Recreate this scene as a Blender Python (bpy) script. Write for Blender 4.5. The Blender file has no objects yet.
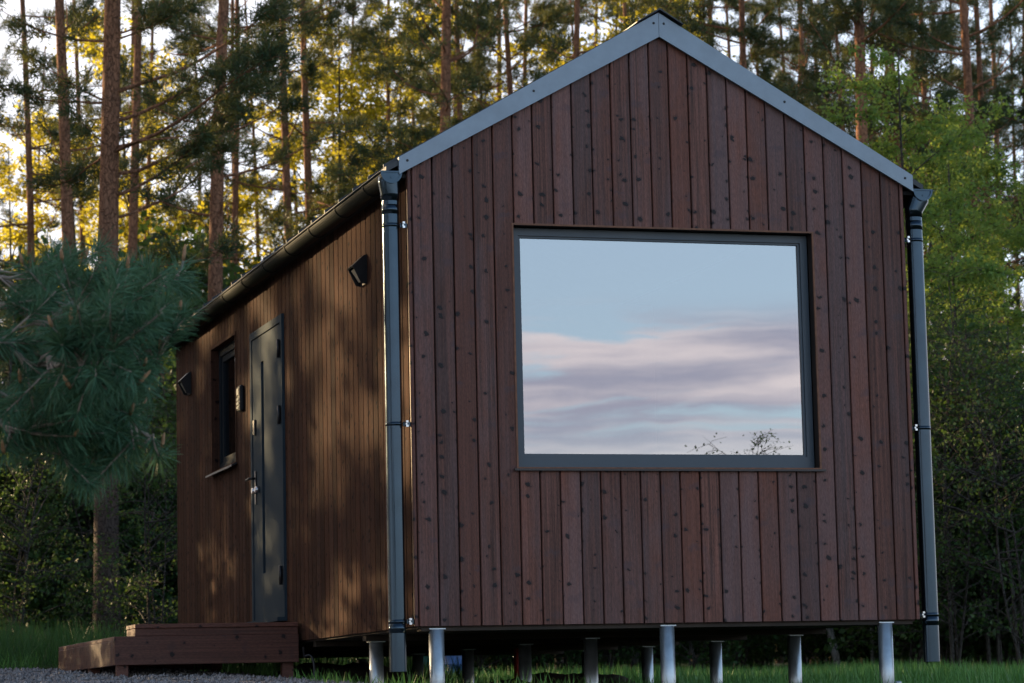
import bpy, math, random
import numpy as np
from mathutils import Vector, Matrix

SC = bpy.context.scene
COL = SC.collection
rng = np.random.default_rng(7)
random.seed(7)

# ------------------------------------------------------------------ camera
F_PX = 2795.0
YAW, PITCH, ROLL = 0.294, 0.1286, -0.0223
CAM = np.array([-4.388, -16.700, -0.481])
W, LEN = 3.4, 8.36


def cam_axes():
    cy, sy = math.cos(YAW), math.sin(YAW)
    cp, sp = math.cos(PITCH), math.sin(PITCH)
    cr, sr = math.cos(ROLL), math.sin(ROLL)
    f = np.array([sy * cp, cy * cp, sp])
    r = np.array([cy, -sy, 0.0])
    u = np.cross(r, f)
    return cr * r + sr * u, -sr * r + cr * u, f


CR, CU, CF = cam_axes()


def pt(px, py, d):
    """world point seen at a pixel of the photograph at forward distance d"""
    return CAM + d * (CF + CR * (px - 512) / F_PX + CU * (341.5 - py) / F_PX)


cam = bpy.data.cameras.new('camera')
camo = bpy.data.objects.new('camera', cam)
COL.objects.link(camo)
M = Matrix(((CR[0], CU[0], -CF[0], CAM[0]), (CR[1], CU[1], -CF[1], CAM[1]),
            (CR[2], CU[2], -CF[2], CAM[2]), (0, 0, 0, 1)))
camo.matrix_world = M
cam.sensor_width = 36.0
cam.lens = F_PX / 1024 * 36
cam.clip_start = 0.1
cam.clip_end = 3000
cam.dof.use_dof = True
cam.dof.focus_distance = 18.0
cam.dof.aperture_fstop = 5.6
SC.camera = camo

# ------------------------------------------------------------------ light
SUN_AZ, SUN_EL = math.radians(36), math.radians(10.5)   # azimuth measured from +y towards -x
sdir = Vector((-math.sin(SUN_AZ) * math.cos(SUN_EL), math.cos(SUN_AZ) * math.cos(SUN_EL), math.sin(SUN_EL)))
sl = bpy.data.lights.new('sun', 'SUN')
sl.energy = 5.0
sl.angle = math.radians(0.5)
sl.color = (1.0, 0.72, 0.38)
so = bpy.data.objects.new('sun', sl)
so.rotation_euler = (-sdir).to_track_quat('-Z', 'Y').to_euler()
COL.objects.link(so)

world = bpy.data.worlds.new('World')
SC.world = world
world.use_nodes = True
nt = world.node_tree
nt.nodes.clear()


class NT:
    """small node tree helper"""

    def __init__(self, tree):
        self.t = tree

    def n(self, kind, **kw):
        nd = self.t.nodes.new(kind)
        for k, v in kw.items():
            if k.startswith('i_'):
                key = k[2:]
                key = int(key) if key.isdigit() else key.replace('_', ' ')
                nd.inputs[key].default_value = v
            else:
                setattr(nd, k, v)
        return nd

    def l(self, a, b):
        self.t.links.new(a, b)

    def math(self, op, a, b=None, c=None):
        nd = self.n('ShaderNodeMath', operation=op)
        for i, v in enumerate((a, b, c)):
            if v is None:
                continue
            if isinstance(v, (int, float)):
                nd.inputs[i].default_value = v
            else:
                self.l(v, nd.inputs[i])
        return nd.outputs[0]

    def mix(self, fac, a, b, blend='MIX'):
        nd = self.n('ShaderNodeMix', data_type='RGBA', blend_type=blend)
        for i, v in ((0, fac), (6, a), (7, b)):
            if isinstance(v, (int, float)):
                nd.inputs[i].default_value = v
            elif isinstance(v, tuple):
                nd.inputs[i].default_value = (v[0], v[1], v[2], 1)
            else:
                self.l(v, nd.inputs[i])
        return nd.outputs[2]

    def ramp(self, fac, stops, interp='LINEAR'):
        nd = self.n('ShaderNodeValToRGB')
        nd.color_ramp.interpolation = interp
        els = nd.color_ramp.elements
        while len(els) < len(stops):
            els.new(0.5)
        for e, (p, c) in zip(els, stops):
            e.position = p
            c = (c, c, c) if isinstance(c, (int, float)) else c
            e.color = (c[0], c[1], c[2], 1)
        self.l(fac, nd.inputs[0])
        return nd.outputs[0]

    def noise(self, vec, scale, detail=4, rough=0.55, dist=0.0):
        nd = self.n('ShaderNodeTexNoise')
        nd.inputs['Scale'].default_value = scale
        nd.inputs['Detail'].default_value = detail
        nd.inputs['Roughness'].default_value = rough
        nd.inputs['Distortion'].default_value = dist
        if vec is not None:
            self.l(vec, nd.inputs['Vector'])
        return nd.outputs['Fac']

    def mapping(self, vec, scale=(1, 1, 1), loc=(0, 0, 0)):
        nd = self.n('ShaderNodeMapping')
        nd.inputs['Scale'].default_value = scale
        nd.inputs['Location'].default_value = loc
        self.l(vec, nd.inputs['Vector'])
        return nd.outputs[0]


SKY_STRENGTH = 0.15
g = NT(nt)
sky = g.n('ShaderNodeTexSky', sky_type='NISHITA', sun_disc=False, sun_elevation=SUN_EL,
          sun_rotation=-SUN_AZ % (2 * math.pi), altitude=200, air_density=1.0, dust_density=1.5, ozone_density=2.0)
tc = g.n('ShaderNodeTexCoord')
sep = g.n('ShaderNodeSeparateXYZ')
g.l(tc.outputs['Generated'], sep.inputs[0])
zz = sep.outputs[2]
# thin bright veil around the low sun
dotn = g.n('ShaderNodeVectorMath', operation='DOT_PRODUCT')
g.l(tc.outputs['Generated'], dotn.inputs[0])
dotn.inputs[1].default_value = tuple(sdir)
dsun = dotn.outputs['Value']
skyc = g.mix(1.0, sky.outputs[0], (SKY_STRENGTH,) * 3, 'MULTIPLY')
vn = g.noise(g.mapping(tc.outputs['Generated'], (4, 4, 14)), 1.0, 4, 0.5, 0.3)
veil = g.math('MULTIPLY', g.ramp(dsun, [(0.30, 0.0), (0.85, 0.85)], 'EASE'), g.math('MULTIPLY_ADD', vn, 0.5, 0.65))
skyc = g.mix(veil, skyc, (0.86, 0.66, 0.50))
# stratus bands low over the horizon: flattened noise in the direction of view
band = g.ramp(zz, [(0.0, 0.3), (0.06, 0.4), (0.088, 0.65), (0.105, 1.0), (0.128, 1.0), (0.142, 0.0)])
mp = g.mapping(tc.outputs['Generated'], (4.2, 4.2, 46.0), (0.5, 2.1, 1.35))
n1 = g.noise(mp, 1.0, 8, 0.60, 1.1)
cl = g.math('MULTIPLY', g.ramp(n1, [(0.40, 0.0), (0.50, 1.0)], 'EASE'), band)
mp2 = g.mapping(tc.outputs['Generated'], (5.5, 5.5, 70.0), (1.5, 0.2, 0.4))
n2 = g.noise(mp2, 1.0, 7, 0.55, 0.5)
ccol = g.mix(g.ramp(n2, [(0.36, 0.0), (0.64, 1.0)], 'EASE'), (0.48, 0.45, 0.56), (1.10, 0.93, 0.90))
low = g.ramp(zz, [(0.04, 1.0), (0.10, 0.95), (0.20, 1.0), (0.6, 0.0)])
skyc = g.mix(g.math('MULTIPLY', low, 0.5), skyc, (0.72, 0.83, 1.02))
final = g.mix(g.math('MULTIPLY', cl, 0.88), skyc, ccol)
bg = g.n('ShaderNodeBackground', i_Strength=1.0)
g.l(final, bg.inputs['Color'])
wo = g.n('ShaderNodeOutputWorld')
g.l(bg.outputs[0], wo.inputs['Surface'])

vs = SC.view_settings
vs.view_transform = 'Standard'
vs.look = 'None'
vs.exposure = 1.0
vs.gamma = 1.0
vs.use_curve_mapping = False
SC.cycles.use_denoising = True
SC.cycles.max_bounces = 8
SC.cycles.transparent_max_bounces = 8
SC.cycles.caustics_reflective = False
SC.cycles.caustics_refractive = False


# ------------------------------------------------------------------ materials
def new_mat(name):
    m = bpy.data.materials.new(name)
    m.use_nodes = True
    m.node_tree.nodes.clear()
    return m, NT(m.node_tree)


def finish(t, shader):
    o = t.n('ShaderNodeOutputMaterial')
    t.l(shader, o.inputs['Surface'])


def principled(t, color=None, rough=0.6, metal=0.0, spec=0.5, bump=None, bstr=0.2, bdist=0.01):
    p = t.n('ShaderNodeBsdfPrincipled')
    p.inputs['Metallic'].default_value = metal
    p.inputs['Specular IOR Level'].default_value = spec
    for key, v in (('Base Color', color), ('Roughness', rough)):
        if isinstance(v, tuple):
            p.inputs[key].default_value = (v[0], v[1], v[2], 1)
        elif isinstance(v, (int, float)):
            p.inputs[key].default_value = v
        elif v is not None:
            t.l(v, p.inputs[key])
    if bump is not None:
        b = t.n('ShaderNodeBump', i_Strength=bstr, i_Distance=bdist)
        t.l(bump, b.inputs['Height'])
        t.l(b.outputs[0], p.inputs['Normal'])
    return p.outputs[0]


def wood_mat(name, dark, mid, red, grey, axis='Z', stain=1.0, rough=0.5, spec=0.3):
    """stained softwood boards; per-board value comes from the face attribute 'board'"""
    m, t = new_mat(name)
    tc = t.n('ShaderNodeTexCoord')
    at = t.n('ShaderNodeAttribute', attribute_name='board')
    rnd = at.outputs['Fac']
    off = t.n('ShaderNodeCombineXYZ')
    t.l(t.math('MULTIPLY', rnd, 37.0), off.inputs[0])
    t.l(t.math('MULTIPLY', rnd, 91.0), off.inputs[2])
    t.l(t.math('MULTIPLY', rnd, 53.0), off.inputs[1])
    add = t.n('ShaderNodeVectorMath', operation='ADD')
    t.l(tc.outputs['Object'], add.inputs[0])
    t.l(off.outputs[0], add.inputs[1])
    v = add.outputs[0]
    gs = {'Z': (42, 42, 0.9), 'X': (0.9, 42, 42), 'Y': (42, 0.9, 42)}[axis]
    ks = {'Z': (11, 11, 4.2), 'X': (4.2, 11, 11), 'Y': (11, 4.2, 11)}[axis]
    ps = {'Z': (7, 7, 1.3), 'X': (1.3, 7, 7), 'Y': (7, 1.3, 7)}[axis]
    grain = t.noise(t.mapping(v, gs), 1.0, 5, 0.6, 0.4)
    patch = t.noise(t.mapping(v, ps), 1.0, 4, 0.6, 0.6)
    vor = t.n('ShaderNodeTexVoronoi', feature='F1')
    vor.inputs['Randomness'].default_value = 1.0
    vor.inputs['Scale'].default_value = 1.0
    sv = t.n('ShaderNodeSeparateXYZ')
    t.l(v, sv.inputs[0])
    ia = 'XYZ'.index(axis)
    others = [i for i in range(3) if i != ia]
    uu = t.math('ADD', sv.outputs[others[0]], sv.outputs[others[1]])
    wob = t.math('MULTIPLY_ADD', t.noise(v, 26, 3, 0.6), 0.05, -0.025)
    cv = t.n('ShaderNodeCombineXYZ')
    t.l(t.math('MULTIPLY', t.math('ADD', uu, wob), 8.6), cv.inputs[0])
    t.l(t.math('MULTIPLY', t.math('SUBTRACT', sv.outputs[ia], wob), 10.2), cv.inputs[1])
    vor.voronoi_dimensions = '2D'
    t.l(cv.outputs[0], vor.inputs['Vector'])
    sepc = t.n('ShaderNodeSeparateColor')
    t.l(vor.outputs['Color'], sepc.inputs[0])
    # knots: only in some cells, of unequal radius
    rad = t.math('MULTIPLY_ADD', sepc.outputs[0], 0.195, -0.072)
    kd = t.math('SUBTRACT', vor.outputs['Distance'], rad)
    knot = t.ramp(kd, [(0.0, 1.0), (0.035, 0.0)])
    halo = t.math('MULTIPLY', t.ramp(kd, [(0.0, 1.0), (0.16, 0.0)], 'EASE'),
                  t.ramp(sepc.outputs[0], [(0.35, 0.0), (0.7, 1.0)]))
    c = t.mix(t.ramp(grain, [(0.34, 0.0), (0.62, 1.0)]), dark, mid)
    c = t.mix(t.math('MULTIPLY', t.ramp(rnd, [(0.1, 0.0), (0.9, 1.0)]), 0.55), c, red)
    streak = t.noise(t.mapping(v, tuple(s_ * (2.6 if s_ > 10 else 0.7) for s_ in gs)), 1.0, 3, 0.6, 0.2)
    c = t.mix(t.math('MULTIPLY', t.ramp(streak, [(0.50, 0.0), (0.66, 1.0)]), 0.5), c, tuple(1.7 * q_ for q_ in mid))
    r2 = t.math('FRACT', t.math('MULTIPLY', rnd, 17.3))
    c = t.mix(t.math('MULTIPLY', t.ramp(t.math('ADD', t.math('MULTIPLY', patch, 0.75), t.math('MULTIPLY', r2, 0.25)), [(0.40, 0.0), (0.66, 1.0)]), 0.62 * stain), c, grey)
    # rough-sawn surface: short lighter fibres and darker pores
    saw = t.noise(t.mapping(v, tuple(150 if s_ > 10 else 38 for s_ in gs)), 1.0, 3, 0.7)
    br = t.math('MULTIPLY_ADD', t.math('FRACT', t.math('MULTIPLY', rnd, 7.7)), 0.78, 0.88)
    br = t.math('MULTIPLY', br, t.math('MULTIPLY_ADD', saw, 1.5, 0.25))
    brc = t.n('ShaderNodeCombineColor')
    for i in range(3):
        t.l(br, brc.inputs[i])
    c = t.mix(1.0, c, brc.outputs[0], 'MULTIPLY')
    # blue-grey weathered smears that lie across the board beside the knots
    vor2 = t.n('ShaderNodeTexVoronoi', feature='F1', voronoi_dimensions='2D', i_Scale=1.0)
    cv2 = t.n('ShaderNodeCombineXYZ')
    wob2 = t.math('MULTIPLY_ADD', t.noise(v, 30, 3, 0.6), 0.10, -0.05)
    t.l(t.math('MULTIPLY', t.math('ADD', uu, wob2), 4.4), cv2.inputs[0])
    t.l(t.math('MULTIPLY', t.math('ADD', sv.outputs[ia], wob2), 8.0), cv2.inputs[1])
    t.l(cv2.outputs[0], vor2.inputs['Vector'])
    sp2 = t.n('ShaderNodeSeparateColor')
    t.l(vor2.outputs['Color'], sp2.inputs[0])
    sm = t.math('MULTIPLY', t.ramp(vor2.outputs['Distance'], [(0.05, 1.0), (0.30, 0.0)], 'EASE'), t.ramp(sp2.outputs[1], [(0.55, 0.0), (0.75, 1.0)]))
    c = t.mix(t.math('MULTIPLY', t.math('MULTIPLY', sm, 0.55), t.ramp(saw, [(0.35, 0.3), (0.6, 1.0)])), c, (grey[0] * 0.55, grey[1] * 0.62, grey[2] * 0.80))
    c = t.mix(t.math('MULTIPLY', halo, 0.4), c, (dark[0] * 0.5, dark[1] * 0.55, dark[2] * 0.75))
    c = t.mix(t.math('MULTIPLY', knot, 0.92), c, (0.008, 0.006, 0.007))
    grain = t.math('ADD', grain, t.math('MULTIPLY', saw, 0.8))
    bmp = t.math('ADD', grain, t.math('MULTIPLY', knot, 0.8))
    rg = t.math('MULTIPLY_ADD', grain, 0.15, rough - 0.12)
    finish(t, principled(t, c, rg, 0, spec, bmp, 0.45, 0.004))
    return m


def simple_mat(name, color, rough=0.5, metal=0.0, spec=0.5, var=0.15, scale=8.0, bump=0.0, bscale=60.0):
    m, t = new_mat(name)
    tc = t.n('ShaderNodeTexCoord')
    n = t.noise(tc.outputs['Object'], scale, 5, 0.6)
    c = t.mix(t.ramp(n, [(0.3, 0.0), (0.7, 1.0)]), tuple(x * (1 - var) for x in color), tuple(min(1, x * (1 + var)) for x in color))
    n2 = t.noise(tc.outputs['Object'], bscale, 4, 0.6)
    rg = t.math('MULTIPLY_ADD', n, 0.2, rough - 0.1)
    finish(t, principled(t, c, rg, metal, spec, n2 if bump else None, bump, 0.01))
    return m


def leaf_mat(name, c1, c2, trans, tfac=0.45, scale=1.2, rough=0.5, spec=0.25):
    m, t = new_mat(name)
    tc = t.n('ShaderNodeTexCoord')
    geo = t.n('ShaderNodeNewGeometry')
    n = t.noise(tc.outputs['Object'], scale, 3, 0.6)
    f = t.math('ADD', t.math('MULTIPLY', n, 0.5), t.math('MULTIPLY', geo.outputs['Random Per Island'], 0.5))
    oi = t.n('ShaderNodeObjectInfo')
    f = t.math('ADD', f, t.math('MULTIPLY_ADD', oi.outputs['Random'], 0.3, -0.15))
    c = t.mix(t.ramp(f, [(0.25, 0.0), (0.75, 1.0)]), c1, c2)
    p = principled(t, c, rough, 0, spec)
    tr = t.n('ShaderNodeBsdfTranslucent')
    t.l(t.mix(0.75, c, trans), tr.inputs['Color'])
    ms = t.n('ShaderNodeMixShader', i_0=tfac)
    t.l(p, ms.inputs[1])
    t.l(tr.outputs[0], ms.inputs[2])
    finish(t, ms.outputs[0])
    return m


def bark_mat(name, low, high, z0, z1):
    """pine bark: plated grey brown low down, flaky orange higher up"""
    m, t = new_mat(name)
    tc = t.n('ShaderNodeTexCoord')
    sep = t.n('ShaderNodeSeparateXYZ')
    t.l(tc.outputs['Object'], sep.inputs[0])
    plates = t.n('ShaderNodeTexVoronoi', feature='DISTANCE_TO_EDGE')
    wb = t.n('ShaderNodeTexNoise', i_Scale=6.0)
    t.l(tc.outputs['Object'], wb.inputs['Vector'])
    wa = t.n('ShaderNodeVectorMath', operation='MULTIPLY_ADD')
    t.l(wb.outputs['Color'], wa.inputs[0])
    wa.inputs[1].default_value = (0.14, 0.14, 0.3)
    t.l(tc.outputs['Object'], wa.inputs[2])
    t.l(t.mapping(wa.outputs[0], (26, 26, 8)), plates.inputs['Vector'])
    plates.inputs['Scale'].default_value = 1.0
    n = t.noise(t.mapping(tc.outputs['Object'], (9, 9, 3)), 1.0, 5, 0.65, 0.5)
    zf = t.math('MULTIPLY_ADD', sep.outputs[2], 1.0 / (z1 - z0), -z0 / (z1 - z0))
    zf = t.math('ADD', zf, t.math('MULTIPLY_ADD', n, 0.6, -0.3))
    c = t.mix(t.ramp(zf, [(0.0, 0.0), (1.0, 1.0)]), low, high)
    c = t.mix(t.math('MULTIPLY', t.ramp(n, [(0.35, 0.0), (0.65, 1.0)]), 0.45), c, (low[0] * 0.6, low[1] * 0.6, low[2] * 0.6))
    crack = t.ramp(plates.outputs['Distance'], [(0.0, 1.0), (0.10, 0.0)])
    c = t.mix(t.math('MULTIPLY', crack, 0.5), c, (0.02, 0.014, 0.011))
    h = t.math('SUBTRACT', n, crack)
    finish(t, principled(t, c, 0.85, 0, 0.2, h, 0.8, 0.03))
    return m


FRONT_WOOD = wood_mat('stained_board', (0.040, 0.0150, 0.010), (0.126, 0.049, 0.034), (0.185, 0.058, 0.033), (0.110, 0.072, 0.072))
SIDE_WOOD = wood_mat('shaded_side_board', (0.022, 0.010, 0.007), (0.044, 0.0205, 0.013), (0.050, 0.021, 0.0125), (0.042, 0.026, 0.020), stain=0.6, rough=0.85, spec=0.06)  # front stain darkened: the side wall's shade is put into the colour
DECK_WOOD = wood_mat('deck_wood', (0.060, 0.024, 0.017), (0.098, 0.040, 0.028), (0.11, 0.042, 0.028), (0.09, 0.05, 0.04), axis='X', stain=0.5)
EDGE_WOOD = simple_mat('raw_board_edge', (0.20, 0.085, 0.045), 0.7, var=0.3, scale=20)
DARK_BACK = simple_mat('black_felt', (0.008, 0.007, 0.007), 0.9)
UNDER = simple_mat('underside_board', (0.040, 0.027, 0.018), 0.85, var=0.35, scale=5)
TRIM = simple_mat('grey_blue_metal', (0.22, 0.265, 0.31), 0.38, 0.35, 0.5, 0.16, 5.0, 0.05, 4.0)
ROOFM = simple_mat('dark_roof_metal', (0.035, 0.038, 0.042), 0.4, 0.4)
GUTTER = simple_mat('slate_pipe_metal', (0.040, 0.060, 0.080), 0.17, 0.9, 0.5, 0.14, 6.0)
TROUGH = simple_mat('shaded_gutter_metal', (0.011, 0.015, 0.014), 0.6, 0.0, 0.10, 0.15, 6.0)  # shade on the gutter's underside painted in as a near-black colour
FRAME = simple_mat('anthracite_frame', (0.058, 0.077, 0.097), 0.42, 0.0, 0.5, 0.08, 6.0)
FRAME_DK = simple_mat('dark_window_frame', (0.022, 0.027, 0.033), 0.75, 0.0, 0.05)  # darker copy of the frame colour, shading out its sunlit strip
DOORM = simple_mat('blue_grey_door_paint', (0.034, 0.050, 0.064), 0.75, 0.0, 0.05, 0.12, 3.0)
BLACK = simple_mat('black_plastic', (0.012, 0.012, 0.014), 0.4)
BLACKMETAL = simple_mat('black_lamp_metal', (0.016, 0.016, 0.018), 0.35, 0.3)
CHROME = simple_mat('bright_steel', (0.62, 0.62, 0.63), 0.25, 0.95)
GALV = simple_mat('galvanised_steel', (0.46, 0.50, 0.52), 0.36, 0.8, 0.5, 0.22, 9.0, 0.05, 30.0)
SOIL = simple_mat('dark_soil', (0.045, 0.028, 0.018), 0.95, var=0.5, scale=9, bump=0.8, bscale=25)
BLUEP = simple_mat('blue_plastic', (0.05, 0.12, 0.28), 0.5)
GREENP = simple_mat('green_plastic', (0.02, 0.12, 0.09), 0.5)
REDP = simple_mat('red_paint', (0.45, 0.025, 0.02), 0.5)
ORANGEP = simple_mat('orange_paint', (0.60, 0.22, 0.02), 0.5)
PALEWOOD = simple_mat('weathered_pale_wood', (0.30, 0.25, 0.22), 0.8, var=0.25, scale=12)
WALLIN = simple_mat('interior_panel', (0.16, 0.13, 0.11), 0.8)
TARP = simple_mat('dark_blue_tarp', (0.02, 0.03, 0.045), 0.45)
BUDM = simple_mat('orange_bud', (0.36, 0.19, 0.09), 0.7, var=0.3, scale=40)

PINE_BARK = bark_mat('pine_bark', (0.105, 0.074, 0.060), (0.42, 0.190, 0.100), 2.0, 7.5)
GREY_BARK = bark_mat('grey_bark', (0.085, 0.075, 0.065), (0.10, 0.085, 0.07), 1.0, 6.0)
BIRCH_BARK = bark_mat('pale_bark', (0.30, 0.28, 0.26), (0.36, 0.34, 0.31), 1.0, 6.0)
NEEDLE = leaf_mat('pine_needle', (0.018, 0.056, 0.036), (0.042, 0.098, 0.048), (0.22, 0.20, 0.035), 0.32)
NEEDLE_NEAR = leaf_mat('blue_green_needle', (0.032, 0.098, 0.054), (0.110, 0.230, 0.132), (0.12, 0.20, 0.07), 0.25, 3.0, 0.55, 0.2)
SPRUCE = leaf_mat('spruce_needle', (0.020, 0.045, 0.028), (0.038, 0.075, 0.042), (0.10, 0.12, 0.04), 0.25)
LEAF = leaf_mat('backlit_leaf', (0.095, 0.135, 0.022), (0.150, 0.185, 0.030), (0.88, 0.74, 0.06), 0.66)  # golden glow of the low sun put into the leaf colour
LEAF_MID = leaf_mat('half_shade_leaf', (0.070, 0.155, 0.038), (0.130, 0.240, 0.058), (0.42, 0.52, 0.08), 0.46)  # less golden copy of the birch leaf, half shade put into its colour
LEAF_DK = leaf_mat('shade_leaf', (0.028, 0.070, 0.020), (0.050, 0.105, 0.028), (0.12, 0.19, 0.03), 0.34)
GRASS_DK = leaf_mat('rank_grass_blade', (0.028, 0.085, 0.025), (0.060, 0.150, 0.042), (0.08, 0.18, 0.04), 0.3, 0.6, 0.5, 0.3)
GRASSM = leaf_mat('grass_blade', (0.060, 0.180, 0.042), (0.130, 0.310, 0.072), (0.13, 0.28, 0.06), 0.3, 0.6, 0.5, 0.3)


def glass_mat():
    m, t = new_mat('coated_glass')
    tc = t.n('ShaderNodeTexCoord')
    wave = t.noise(tc.outputs['Object'], 1.3, 2, 0.4)
    gl = t.n('ShaderNodeBsdfGlossy', i_Roughness=0.0)
    gl.inputs['Color'].default_value = (0.93, 0.96, 1.0, 1)
    b = t.n('ShaderNodeBump', i_Strength=0.03, i_Distance=0.02)
    t.l(wave, b.inputs['Height'])
    t.l(b.outputs[0], gl.inputs['Normal'])
    tr = t.n('ShaderNodeBsdfTransparent')
    tr.inputs['Color'].default_value = (0.45, 0.47, 0.48, 1)
    fr = t.n('ShaderNodeLayerWeight', i_Blend=0.25)
    fac = t.math('MULTIPLY_ADD', fr.outputs['Facing'], 0.35, GLASS_REF)
    ms = t.n('ShaderNodeMixShader')
    t.l(fac, ms.inputs[0])
    t.l(tr.outputs[0], ms.inputs[1])
    t.l(gl.outputs[0], ms.inputs[2])
    finish(t, ms.outputs[0])
    return m


GLASS_REF = 0.33
GLASS = glass_mat()


def ground_mat():
    m, t = new_mat('meadow_ground')
    tc = t.n('ShaderNodeTexCoord')
    n = t.noise(tc.outputs['Object'], 0.7, 6, 0.65)
    n2 = t.noise(tc.outputs['Object'], 9, 5, 0.7)
    c = t.mix(t.ramp(n, [(0.35, 0.0), (0.65, 1.0)]), (0.028, 0.060, 0.018), (0.045, 0.050, 0.022))
    c = t.mix(t.math('MULTIPLY', n2, 0.5), c, (0.03, 0.022, 0.014))
    finish(t, principled(t, c, 0.95, 0, 0.2, n2, 0.8, 0.08))
    return m


def gravel_mat():
    m, t = new_mat('crushed_gravel')
    tc = t.n('ShaderNodeTexCoord')
    geo = t.n('ShaderNodeNewGeometry')
    vor = t.n('ShaderNodeTexVoronoi', feature='F1', i_Scale=38.0)
    t.l(tc.outputs['Object'], vor.inputs['Vector'])
    sc_ = t.n('ShaderNodeSeparateColor')
    t.l(vor.outputs['Color'], sc_.inputs[0])
    f = t.math('ADD', t.math('MULTIPLY', sc_.outputs[0], 0.6), t.math('MULTIPLY', geo.outputs['Random Per Island'], 0.4))
    c = t.ramp(f, [(0.0, (0.13, 0.125, 0.125)), (0.5, (0.24, 0.235, 0.24)), (1.0, (0.38, 0.37, 0.37))])
    finish(t, principled(t, c, 0.85, 0, 0.3, vor.outputs['Distance'], 0.9, 0.02))
    return m


GROUND = ground_mat()
GRAVEL = gravel_mat()


# ------------------------------------------------------------------ helpers
def tag(o, label=None, cat=None, group=None, kind=None):
    if label:
        o['label'] = label
    if cat:
        o['category'] = cat
    if group:
        o['group'] = group
    if kind:
        o['kind'] = kind
    return o


def empty(name, loc, rz=0.0):
    o = bpy.data.objects.new(name, None)
    o.empty_display_size = 0.2
    o.location = loc
    o.rotation_euler = (0, 0, rz)
    COL.objects.link(o)
    return o


def link(name, me, parent=None, world=True):
    o = bpy.data.objects.new(name, me)
    COL.objects.link(o)
    if parent is not None:
        o.parent = parent
    return o


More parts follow.
